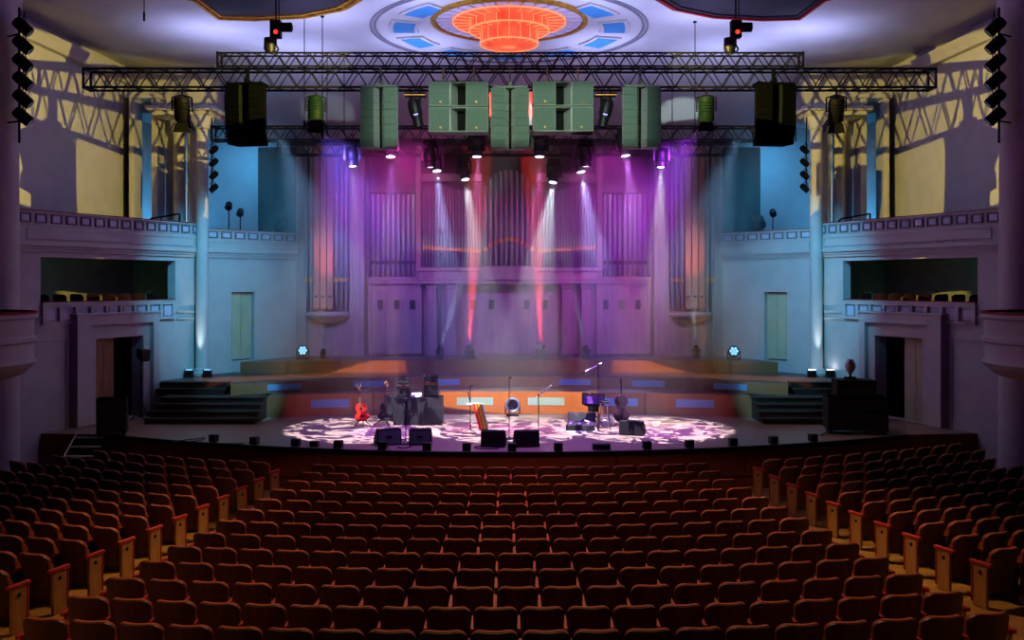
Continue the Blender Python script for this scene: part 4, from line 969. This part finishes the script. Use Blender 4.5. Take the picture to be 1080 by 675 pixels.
# small pieces of gear left lying
def cable(pts, label, r=.012):
    pts = [Vector(p) for p in pts]; P = [pts[0]] + pts + [pts[-1]]; out = []
    for k in range(1, len(P) - 2):
        a, b, c, d = P[k - 1:k + 3]
        for q in range(5):
            t = q / 5; out.append(.5 * ((2 * b) + (c - a) * t + (2 * a - 5 * b + 4 * c - d) * t * t + (3 * b - a - 3 * c + d) * t ** 3))
    out.append(pts[-1]); return tag(MB().path(out, r).build('stage_cable', 'blackplastic'), label, 'cable')
G = lambda px, py: at(px, py) + V(0, 0, .012)
cable([G(182, 467), G(196, 464.5), G(208, 463.5), G(216, 462.5), G(212, 465), G(200, 466.5), G(212, 467.5), G(236, 468.5), G(258, 468.6)], 'loose black cable looping on the floor at the left stage front')
cable([G(865, 460), G(872, 457.5), G(884, 458.5), G(900, 459.5)], 'short black cable running off the stage edge at right')
cable([G(508, 470.5), G(500, 472.5), G(512, 474), G(526, 473.5)], 'black cable coiled before the left centre wedge')
cable([G(424, 470), G(429, 468.5), G(434, 471), G(427, 473), G(419, 472.5)], 'black cable between the two greenish wedge monitors')

# dark cases in the wings
def fcase(mb, w, d, z0, z1): mb.box(-w / 2, w / 2, 0, d, z0, z1)
t = thing('flight_case', 'tall black flight case before the left stage door', 'flight case', (-10.15, 23.95, SZ + .004), (0, 0, .3))
MB().box(-.36, .36, 0, .55, .08, .95).build('body', 'tolex', t, bevel=.02)
mb = MB(); [mb.box(-.37, .37, -.01, .56, z, z + .03) for z in (.1, .62, .92)]; mb.build('edge_trim', 'blackmetal', t)
for x in (-.3, .3):
    for y in (.08, .47): MB().tube((x - .02, y, .04), (x + .02, y, .04), .04, n=12).build('castor', 'blackmetal', t)
t = thing('flight_case', 'widest black flight case at the right wing, bottom of the stack', 'flight case', (9.0, 24.2, SZ + .004), (0, 0, -.15), 'stacked cases at the right wing')
MB().box(-.75, .75, 0, .8, .1, .95).build('body', 'tolex', t, bevel=.02)
mb = MB(); [mb.box(-.76, .76, -.01, .81, z, z + .03) for z in (.12, .6, .92)]; mb.build('edge_trim', 'blackmetal', t)
for x in (-.65, .65):
    for y in (.1, .7): MB().tube((x - .02, y, .05), (x + .02, y, .05), .05, n=12).build('castor', 'blackmetal', t)
t = thing('flight_case', 'smaller black case on top of the stack at the right wing', 'flight case', (9.0, 24.3, SZ + .96), (0, 0, -.1), 'stacked cases at the right wing')
MB().box(-.5, .5, 0, .6, .0, .44).build('body', 'tolex', t, bevel=.02)
mb = MB(); [mb.box(-.51, .51, -.01, .61, z, z + .03) for z in (.01, .3, .4)]; mb.build('edge_trim', 'blackmetal', t)
t = thing('ribbed_lantern', 'ribbed black lantern standing on the case stack at the right wing', 'stage lamp', (8.92, 24.55, SZ + 1.415))
mb = MB(); mb.box(-.13, .13, -.1, .1, 0, .05); mb.tube((0, 0, .05), (0, 0, .14), .03); mb.build('lamp_base', 'blackmetal', t)
mb = MB(); prof = []
for i in range(9): z = .12 + .045 * i; r = .155 * math.sin(PI * (i + 1.2) / 11); prof += [(r * .82, z), (r, z + .012), (r, z + .03), (r * .82, z + .04)]
mb.lathe(prof, 20, close=True); mb.build('ribbed_body', 'chrome', t)
t = thing('lamp_on_stand', 'black stage lamp on a tall stand against the left box wall', 'stage lamp', (-10.55, 26.9, SZ + .004), (0, 0, -.5))
mb = MB(); [mb.tube((0, 0, .5), (.3 * math.cos(a), .3 * math.sin(a), .012), .012, n=6) for a in (.3, 2.4, 4.5)]; mb.build('stand_base', 'blackmetal', t)
MB().tube((0, 0, .05), (0, 0, 1.75), .016).build('pole', 'blackmetal', t)
mb = MB(); mb.hexa([V(-.08, -.1, 1.78), V(.2, -.14, 1.66), V(.2, .14, 1.66), V(-.08, .1, 1.78), V(-.08, -.1, 2.04), V(.24, -.16, 2.0), V(.24, .16, 2.0), V(-.08, .1, 2.04)]); mb.build('lamp_head', 'blackplastic', t, bevel=.02)

# lamps and stands on the corner galleries
def gal(x, y, h, label, big=False):
    t = thing('gallery_lamp', label, 'stage lamp', (x, y, 5.94), (0, 0, .4 if x < 0 else -.4), 'lamps on stands in the corner galleries')
    mb = MB(); [mb.tube((0, 0, .35), (.25 * math.cos(a), .25 * math.sin(a), .012), .012, n=6) for a in (.3, 2.4, 4.5)]; mb.tube((0, 0, .3), (0, 0, h), .018); mb.build('stand', 'blackmetal', t)
    r = .2 if big else .11
    mb = MB(); T = Matrix.Translation((0, 0, h + r * .8)) @ Matrix.Rotation(1.1, 4, 'X'); mb.lathe([(.02, r), (r * .8, r), (r, r * .6), (r, -r), (r * 1.15, -r * 1.3)], 18, T=T, close=False); mb.build('lamp_head', 'blackplastic', t, smooth=True)
    mb = MB(); mb.lathe([(r * .95, -r * .9), (.02, -r)], 18, T=T); mb.build('lens', 'skin' if big else 'lens_off', t)
gal(-9.35, 31.3, 1.45, 'small dark lamp on a stand in the left gallery, nearer the tall column')
gal(-9.05, 31.6, 1.25, 'small dark lamp on a stand in the left gallery, just right of the other one')
gal(-7.95, 32.9, .95, 'large pale-fronted lamp at the organ end of the left gallery', True)
gal(8.55, 32.2, .9, 'large pale-fronted lamp on a stand in the right gallery', True)
gal(9.1, 32.4, 1.3, 'small dark lamp on a stand in the right gallery beside the large one')
for s in (-1, 1):
    t = thing('gallery_handrail', 'dark tubular handrail at the gallery portal on the %s' % SIDE[s], 'handrail', (s * 11.0, 29.9, 5.94))
    mb = MB(); mb.path([V(-.7, 0, 0), V(-.7, 0, .75), V(-.4, 0, 1.0), V(.5, 0, 1.15), V(.5, 0, 0)], .03); mb.build('rail', 'blackmetal', t); mb = MB(); mb.path([V(-.1, 0, 0), V(-.1, 0, 1.05)], .02); mb.build('post', 'blackmetal', t)
# ================================================================== SEATS
def shell(mb, y0, thick, zb, zt, hw, r, cu, lean, nu=12, nv=12, taper=.03):
    def P(u, v, off):
        z = zb + (zt - zb) * v
        w = hw - taper * (1 - v)
        if z > zt - r: w = hw - r + math.sqrt(max(0, r * r - (z - (zt - r)) ** 2)) if r > 0 else hw
        return V(u * w, y0 + cu * u * u * (w / hw) ** 2 - (z - .3) * lean + off, z)
    vv = [0, .2, .45, .65, .78, .86, .92, .96, .985, 1]
    vs = []
    for off in (0, thick):
        for v in vv:
            for i in range(nu + 1): vs.append(P(-1 + 2 * i / nu, v, off))
    k = nu + 1; m = len(vv) * k; fs = []
    for j in range(len(vv) - 1):
        for i in range(nu):
            a = j * k + i; fs.append((a, a + 1, a + k + 1, a + k)); fs.append((m + a + k, m + a + k + 1, m + a + 1, m + a))
        fs.append((j * k, (j + 1) * k, m + (j + 1) * k, m + j * k)); fs.append((j * k + nu, m + j * k + nu, m + (j + 1) * k + nu, (j + 1) * k + nu))
    for i in range(nu):
        fs.append((i, m + i, m + i + 1, i + 1)); a = (len(vv) - 1) * k + i; fs.append((a, a + 1, m + a + 1, m + a))
    mb._new(vs, fs)
def seat_parts(parent, mb_all=None):
    def fin(mb, n, m, sm=False, bv=0): return mb.build(n, m, parent, smooth=sm, bevel=bv)
    mb = MB(); shell(mb, 0, .022, .22, .86, .262, .12, .11, .17); fin(mb, 'backrest', 'seatwood', True)
    mb = MB(); shell(mb, .0235, .05, .36, .868, .252, .118, .10, .17); fin(mb, 'back_cushion', 'seatcloth', True)
    mb = MB(); mb.hexa([V(-.225, .17, .36), V(.225, .17, .36), V(.225, .29, .38), V(-.225, .29, .38), V(-.215, .06, .68), V(.215, .06, .68), V(.215, .15, .70), V(-.215, .15, .70)]); fin(mb, 'seat', 'seatcloth', False)
def arm_parts(parent, x):
    mb = MB(); mb.box(x - .017, x + .017, .05, .36, .005, .58); mb.box(x - .03, x + .03, .0, .34, .0, .03); mb.build('leg', 'blackmetal', parent)
    mb = MB(); mb.hexa([V(x - .022, -.0, .575), V(x + .022, -.0, .575), V(x + .022, .38, .6), V(x - .022, .38, .6), V(x - .022, -.0, .61), V(x + .022, -.0, .61), V(x + .022, .38, .635), V(x - .022, .38, .635)]); mb.build('armrest', 'armred', parent)
def end_parts(parent, s):  # s: which side faces the aisle
    x = s * .30
    mb = MB(); mb.box(x - .025, x + .025, .06, .30, 0, .60); mb.build('end_panel', 'endwood', parent, bevel=.006)
    mb = MB(); mb.box(x - .035, x + .035, .0, .36, .60, .65); mb.box(x - .032, x + .032, .30, .33, .05, .60); mb.build('arm_cap', 'armred', parent, bevel=.008)
    mb = MB(); mb.tube((x + s * .0255, .17, .5), (x + s * .031, .17, .5), .03, n=14); mb.build('row_plate', 'void', parent)
mid = thing('theatre_chair', 'prototype', 'seat'); seat_parts(mid); arm_parts(mid, .275)
endL = thing('theatre_chair', 'prototype', 'seat'); seat_parts(endL); arm_parts(endL, .275); end_parts(endL, -1)   # aisle to its left
endR = thing('theatre_chair', 'prototype', 'seat'); seat_parts(endR); end_parts(endR, 1)
for pr in (mid, endL, endR):   # share mesh data
    CHILD[pr.name] = [c for c in bpy.data.objects if c.parent is pr]
# share identical part meshes between the three prototypes
base = {c.name.split('.')[0]: c.data for c in CHILD[mid.name]}
for pr in (endL, endR):
    for c in CHILD[pr.name]:
        if c.name.split('.')[0] in base: c.data = base[c.name.split('.')[0]]
seats = []   # (distance, type, x, y, row, block, index)
PITCH = .552
for k in range(13):
    dd = .875 * k
    xl, xr = -(4.42 + .09 * dd), 4.5 + .105 * dd
    n = round((xr - xl) / PITCH); st = (xr - xl) / n
    for i in range(n):
        x = xl + (i + .5) * st
        seats.append((row_d(k, x), 'end' if i == 0 else ('endR' if i == n - 1 else 'mid'), x, row_d(k, x), k, 'centre', i))
    R_ = 22 + .875 * k
    for s in (-1, 1):
        x0 = -(5.62 + .138 * dd) if s < 0 else 6.02 + .142 * dd
        i = 0; x = x0
        while True:
            y = row_d(k, x)
            if s < 0 and x < -9.9 and y > 21.9: break
            if abs(x) > 11.35 or abs(x) / y > (562 / F): break
            seats.append((y, ('endR' if s < 0 else 'end') if i == 0 else 'mid', x, y, k, 'left' if s < 0 else 'right', i))
            m = (x + .35) / R_; x += s * PITCH / math.sqrt(1 + m * m); i += 1
seats.sort(key=lambda q: q[0])
print('SEATS', len(seats))
TP = {'mid': mid, 'end': endL, 'endR': endR}
used = set()
rest = []
for j, (dist, ty, x, y, k, blk, i) in enumerate(seats):
    m = (x + .35) / (22 + .875 * k); ang = math.atan(m) + (0 if blk == 'centre' else (-.14 if blk == 'left' else .14)); z = floor_z(x, y) + .003
    if j >= 300: rest.append((x, y, z, ang, ty)); continue
    pr = TP[ty]
    if ty in used: o = copy_tree(pr)
    else: o = pr; used.add(ty)
    o.location = (x, y, z); o.rotation_euler = (0, 0, ang)
    row = 'row %s from the stage' % (NUM[k] if k < 13 else k + 1)
    if blk == 'centre': lb = 'theatre seat in the centre block, %s, %s from its left end' % (row, ORD[i]); g = 'seats of the centre block'
    elif i == 0: lb = 'aisle-end theatre seat with pale end panel, %s block, %s' % (blk, row); g = 'seats of the %s block' % blk
    else: lb = 'theatre seat in the %s block, %s, %s from the aisle' % (blk, row, ORD[i]); g = 'seats of the %s block' % blk
    o['label'] = lb; o['group'] = g
if rest:
    bm = bmesh.new(); mats = ['seatwood', 'seatcloth', 'blackmetal', 'armred', 'endwood', 'void']; 
    for (x, y, z, ang, ty) in rest:
        Tm = Matrix.Translation((x, y, z)) @ Matrix.Rotation(ang, 4, 'Z')
        for c in CHILD[TP[ty].name]:
            me = c.data; n0 = len(bm.verts); f0 = len(bm.faces)
            tmp = me.copy(); tmp.transform(Tm); bm.from_mesh(tmp); bpy.data.meshes.remove(tmp)
            key = next((i for i, mm in enumerate(mats) if M[mm] is me.materials[0]), 0)
            bm.faces.ensure_lookup_table()
            for f in bm.faces[f0:]: f.material_index = key
    me = bpy.data.meshes.new('distant_seats'); bm.to_mesh(me); bm.free()
    for mm in mats: me.materials.append(M[mm])
    o = bpy.data.objects.new('distant_seats', me); COL.objects.link(o)
    tag(o, 'farthest theatre seats in the dark front rows nearest the stage', 'seats', None, 'stuff')

M['boxchair'] = mat('box_chair_cloth', '#3a0f0c', .8, var=.2, vscale=12)
# low chairs in the boxes and galleries
cb = MB(); shell(cb, 0, .04, .25, .86, .22, .1, .04, .12); cb.m(0); cb.box(-.21, .21, .05, .4, .35, .43); cb.box(-.2, -.17, .05, .36, 0, .35); cb.box(.17, .2, .05, .36, 0, .35)
chd = cb.build('box_chair', 'boxchair'); first = True
for s in (-1, 1):
    T = wallT(s); rowsb = [(1.1 + .58 * i, -.95, 3.71, 'lower box') for i in range(9)] + [(.9 + .6 * i, -.55, 5.94, 'upper gallery') for i in range(2, 8)]
    for i, (u, n, z, wh) in enumerate(rowsb):
        o = chd if first else chd.copy()
        if not first: COL.objects.link(o)
        first = False
        p = T(V(u, n, z)); o.location = p; o.rotation_euler = (0, 0, -s * -1 * -1 * 1.16 if False else (-.25 if s < 0 else .25))
        idx = i if wh == 'lower box' else i - 9
        tag(o, 'dark red chair in the %s %s, %s from the audience end' % (SIDE[s], wh, ORD[idx]), 'chair', 'chairs in the boxes and galleries')
# ================================================================== HAZE
mb = MB(); mb.box(-7.4, 7.4, 24.6, 33.9, 1.0, 9.7)
m = bpy.data.materials.new('stage_haze'); m.use_nodes = True; nt = m.node_tree; nt.nodes.remove(nt.nodes['Principled BSDF'])
vsn = nt.nodes.new('ShaderNodeVolumeScatter'); vsn.inputs['Color'].default_value = (.95, .95, 1, 1); vsn.inputs['Density'].default_value = .022; vsn.inputs['Anisotropy'].default_value = 0.0
_tc = nt.nodes.new('ShaderNodeTexCoord'); _sx = nt.nodes.new('ShaderNodeSeparateXYZ'); _mr = nt.nodes.new('ShaderNodeMapRange')
_mr.inputs['From Min'].default_value = 1.0; _mr.inputs['From Max'].default_value = 8.5; _mr.inputs['To Min'].default_value = .045; _mr.inputs['To Max'].default_value = .09
_ns = nt.nodes.new('ShaderNodeTexNoise'); _ns.inputs['Scale'].default_value = .9; _ns.inputs['Detail'].default_value = 3
_r2 = nt.nodes.new('ShaderNodeMapRange'); _r2.inputs['From Min'].default_value = .3; _r2.inputs['From Max'].default_value = .7; _r2.inputs['To Min'].default_value = .6; _r2.inputs['To Max'].default_value = 1.4
_mm = nt.nodes.new('ShaderNodeMath'); _mm.operation = 'MULTIPLY'
nt.links.new(_tc.outputs['Object'], _sx.inputs[0]); nt.links.new(_sx.outputs['Z'], _mr.inputs['Value']); nt.links.new(_tc.outputs['Object'], _ns.inputs['Vector']); nt.links.new(_ns.outputs['Fac'], _r2.inputs['Value'])
_yb = nt.nodes.new('ShaderNodeMath'); _yb.operation = 'SUBTRACT'; _yb.inputs[1].default_value = 31.0; nt.links.new(_sx.outputs['Y'], _yb.inputs[0])
_ya = nt.nodes.new('ShaderNodeMath'); _ya.operation = 'ABSOLUTE'; nt.links.new(_yb.outputs[0], _ya.inputs[0])
_yr = nt.nodes.new('ShaderNodeMapRange'); _yr.inputs['From Min'].default_value = 2.4; _yr.inputs['From Max'].default_value = 5.2; _yr.inputs['To Min'].default_value = 1; _yr.inputs['To Max'].default_value = .12; nt.links.new(_ya.outputs[0], _yr.inputs['Value'])
_m3 = nt.nodes.new('ShaderNodeMath'); _m3.operation = 'MULTIPLY'
nt.links.new(_mr.outputs['Result'], _mm.inputs[0]); nt.links.new(_r2.outputs['Result'], _mm.inputs[1]); nt.links.new(_mm.outputs[0], _m3.inputs[0]); nt.links.new(_yr.outputs['Result'], _m3.inputs[1]); nt.links.new(_m3.outputs[0], vsn.inputs['Density'])
nt.links.new(vsn.outputs[0], nt.nodes['Material Output'].inputs['Volume'])
hz = mb.build('stage_haze', m); tag(hz, 'thin stage smoke hanging in front of the organ', 'haze', None, 'stuff')

# ================================================================== CAMERA
cam = bpy.data.cameras.new('camera'); co = bpy.data.objects.new('camera', cam); COL.objects.link(co)
co.location = (0, 0, EYE); co.rotation_euler = (PI / 2, 0, 0)
cam.sensor_width = 36; cam.lens = 36 * F / 1080
cam.shift_x = (540 - CX) / 1080; cam.shift_y = -(337.5 - CY) / 1080
cam.clip_end = 200; SC.camera = co

# ================================================================== LIGHT
def spot(loc, to, col, power, size, blend=.6, rad=.06, gobo=None, d=None, mask=None):
    l = bpy.data.lights.new('spot', 'SPOT'); l.energy = power; l.color = col; l.spot_size = math.radians(size); l.spot_blend = blend; l.shadow_soft_size = rad
    o = bpy.data.objects.new('spot', l); COL.objects.link(o); o.location = loc
    dv = (Vector(to) - Vector(loc)) if d is None else Vector(d)
    o.rotation_euler = dv.to_track_quat('-Z', 'Y').to_euler()
    if mask:      # framing shutters of a profile spot
        l.use_nodes = True; nt = l.node_tree; em = nt.nodes['Emission']
        tc = nt.nodes.new('ShaderNodeTexCoord'); sx = nt.nodes.new('ShaderNodeSeparateXYZ'); nt.links.new(tc.outputs['Normal'], sx.inputs[0])
        outs = []
        for ax, lim in zip('XY', mask):
            ab = nt.nodes.new('ShaderNodeMath'); ab.operation = 'ABSOLUTE'; nt.links.new(sx.outputs[ax], ab.inputs[0])
            mr = nt.nodes.new('ShaderNodeMapRange'); mr.inputs['From Min'].default_value = lim; mr.inputs['From Max'].default_value = lim * .97
            nt.links.new(ab.outputs[0], mr.inputs['Value']); outs.append(mr.outputs['Result'])
        mu = nt.nodes.new('ShaderNodeMath'); mu.operation = 'MULTIPLY'; nt.links.new(outs[0], mu.inputs[0]); nt.links.new(outs[1], mu.inputs[1])
        nt.links.new(mu.outputs[0], em.inputs['Strength'])
    if gobo:
        l.use_nodes = True; nt = l.node_tree; em = nt.nodes['Emission']
        tc = nt.nodes.new('ShaderNodeTexCoord'); mp = nt.nodes.new('ShaderNodeMapping'); mp.inputs['Scale'].default_value = gobo['scale']
        v = nt.nodes.new('ShaderNodeTexNoise'); v.inputs['Scale'].default_value = 1; v.inputs['Detail'].default_value = 2.0; v.inputs['Distortion'].default_value = 1.6
        r = nt.nodes.new('ShaderNodeValToRGB'); r.color_ramp.elements[0].position = gobo['lo']; r.color_ramp.elements[1].position = gobo['hi']
        r.color_ramp.elements[0].color = gobo.get('c0', (.12, .05, .3, 1)); r.color_ramp.elements[1].color = gobo.get('c1', (1, 1, 1, 1))
        nt.links.new(tc.outputs['Normal'], mp.inputs['Vector']); nt.links.new(mp.outputs[0], v.inputs['Vector']); nt.links.new(v.outputs['Fac'], r.inputs['Fac']); nt.links.new(r.outputs['Color'], em.inputs['Color'])
    return o
def point(loc, col, power, rad=.3):
    l = bpy.data.lights.new('point', 'POINT'); l.energy = power; l.color = col; l.shadow_soft_size = rad
    o = bpy.data.objects.new('point', l); COL.objects.link(o); o.location = loc; return o
w = bpy.data.worlds.new('world'); SC.world = w; w.use_nodes = True
w.node_tree.nodes['Background'].inputs[0].default_value = (.02, .015, .04, 1); w.node_tree.nodes['Background'].inputs[1].default_value = .3

AMBER = (1, .42, .1); CYAN = (.1, .5, 1); VIO = (.4, .13, 1); MAG = (.9, .1, .7); WARM = (1, .78, .16); ICE = (.7, .78, 1)
# amber house light over the stalls
spot((0, 21.2, 11.3), (0, 12.5, 0), (1, .5, .2), 3000, 78, .5, .25)
for s in (-1, 1): spot((s * 2.2, 19.5, 11.6), (s * 6.3, 16.5, 0), (1, .6, .18), 1700, 26, .8, .1)
for s in (-1, 1): spot((s * 9, 3, 9), (s * 4.8, 10.8, .8), (1, .45, .16), 750 if s < 0 else 220, 28, .9, .3)  # added fill from behind, brightens the near corner seat backs
spot((0, 4, 11), (0, 20.3, .7), (1, .42, .16), 1500, 50, .6, .2, mask=(.38, .05))  # added fill, shaped to brighten only the front rows and apron
for s in (-1, 1):
    spot((s * 1.75, 18.3, 9.55), (s * 11.0, 26.75, 9.35), WARM, 4300, 44, .1, .012, mask=(.272, .18))    # follow spots: truss shadows on the gallery walls
    spot((-s * 5, 12, 8), (s * 12.6, 24.5, 6.5), (.5, .14, 1), 240, 60, .8, .4)
    spot((-s * 5, 12, 10), (s * 12.6, 27.5, 9.5), (.35, .15, 1), 230, 44, .7, .4)
    spot((s * 5.6, 23.2, 9.2), (s * 9.6, 31.0, 3.8), (.1, .55, 1), 2600, 46, .8, .15)
    spot((s * 8.9, 32.0, 9.6), (s * 9.8, 34, 7.6), (.05, .42, 1), 170, 140, .8, .2)
    spot((s * 11.9, 32.6, 6.4), (s * 11.7, 33.9, 9), (.05, .42, 1), 110, 150, .8, .2)
    spot((s * 9.72, 29.25, T2 + .25), (s * 9.72, 29.72, 6), (.75, .9, 1), 160, 34, .8, .05)
for s in (-1, 1):
    bT = wallT(s); bc = bT(V(3.3, 0, 5.2))
    spot((s * 4.0, 20.4, 9.1), bc, (1, .8, .15), 3500, 34, .2, .03, mask=(.13, .03))
    spot(bT(V(.7, -1.0, 5.45)), bT(V(2.2, -2.4, 5.2)), (.1, .6, 1), 26, 110, .6, .05)
# ceiling wash from above the front truss
for s in (-1, 1):
    for x_, y_, p_ in ((2.2, 23.2, 330), (2.6, 27.6, 330), (5.2, 24.6, 350), (6.5, 28.3, 260), (8.4, 26.2, 330)):
        spot((s * x_, y_, 10.15), (s * x_ * .98, y_ + .3, 12), (.42, .46, 1), p_, 145, 1, .9)
    spot((s * 7.5, 21.0, 10.2), (s * 8, 21.8, 12), (.5, .4, 1), 130, 145, 1, .4)
    spot((s * 2, 12, 9.5), (s * 5, 22, 12), (.3, .2, .9), 160, 70, .8, .3)
# organ wall colour
spot((-3, 24.4, 8.3), (-3.5, 33.5, 7.5), (1, .05, .6), 1500, 50, .8, .2); spot((3, 24.4, 8.3), (3.0, 33.5, 6.5), (.9, .04, .8), 1300, 50, .8, .2)
spot((-5, 25.4, 8.9), (-3.5, 33.5, 4.0), (.2, .12, 1), 3200, 55, .8, .2); spot((5, 25.4, 8.9), (2.5, 33.5, 4.0), (.45, .05, 1), 3000, 55, .8, .2)
for s in (-1, 1):
    spot((s * 6.1, 25, 8.8), (s * 6.4, 33.4, 5), (.3, .6, 1), 1900, 22, .6, .1)
    spot((s * 6.38, 30.6, 2.5), (s * 6.38, 33.1, 6.6), (1, .3, .18), 1000, 17, .9, .1)
# beams
B = dict(A=((1, .85, .75), 1500, 13), B=((.45, .15, 1), 4500, 17), C=((.38, .5, 1), 5200, 16), D=((.75, .95, .95), 3900, 18), E=((.9, .3, .9), 3800, 16), F=((.9, .3, .9), 3800, 16), G=((.75, .95, .95), 4400, 23), H=((.45, .45, 1), 5200, 20), I=((.65, .22, 1), 5000, 22), J=((.9, 1, .7), 5200, 17),
         f1=((.75, .85, 1), 3000, 10), f4=((.75, .8, 1), 2000, 10), f5=((.7, .95, 1), 1700, 11), f0=((.7, .9, 1), 450, 14), r1=((1, .05, .02), 26000, 9), r2=((1, .03, .02), 26000, 9))
for k_, (c_, p_, s_) in B.items():
    pos, dv = LIGHTPOS[k_]; spot(pos + dv * .04, None, c_, p_, s_, .25, .07 if k_[0] not in 'rf' else .05, d=dv)
for s in (-1, 1): spot((s * 6, 22.8, 9.2), (s * 8.6, 24.4, SZ), (1, .62, .42), 240, 42, .8, .2)
# patterned light on the stage floor
gb = dict(scale=(17, 17, 17), lo=.50, hi=.52, c0=(.02, .006, .07, 1), c1=(1, .92, 1, 1))
for x in (-3.7, 0, 3.7): spot((x * .8, 22.7, 9.25), (x, 25.1, SZ), (.85, .85, 1), 19000, 30, .12, .005, gobo=gb)
spot((0, 22.7, 9.2), (0, 25, SZ), (.42, .14, 1), 3000, 78, .7, .3)
spot((0, 22.7, 9.2), (0.3, 28.2, 1.42), (1, .56, .06), 16000, 34, .3, .02, mask=(.25, .03))
for s in (-1, 1): spot((s * 3, 22.7, 9.2), (s * 6.3, 29.6, 2.0), (1, .42, .04), 9000, 40, .5, .02, mask=(.3, .05))
for s in (-1, 1): spot((s * 2, 22.7, 9.2), (s * 5.0, 28, 1.35), (1, .03, .25), 900, 24, .6, .05, mask=(.16, .04))
for s in (-1, 1): spot((s * 2, 22.7, 9.2), (s * 7.9, 27.3, 1.4), (.15, .6, 1), 4200, 14, .6, .05)
spot((0, 6, 10.5), (0, 21.2, 8.72), (.8, 1, .8), 7000, 27, .5, .2, mask=(.225, .046))     # front light on the hung speakers

SC.view_settings.view_transform = 'Standard'; SC.view_settings.look = 'None'; SC.view_settings.gamma = 1; SC.view_settings.exposure = 0
SC.view_settings.use_curve_mapping = False
cy = SC.cycles; cy.max_bounces = 5; cy.diffuse_bounces = 1; cy.volume_bounces = 0; cy.transparent_max_bounces = 8; cy.caustics_reflective = False; cy.caustics_refractive = False
cy.sample_clamp_indirect = 4

SC.cycles.volume_step_rate = 0.6
SC.cycles.volume_max_steps = 128
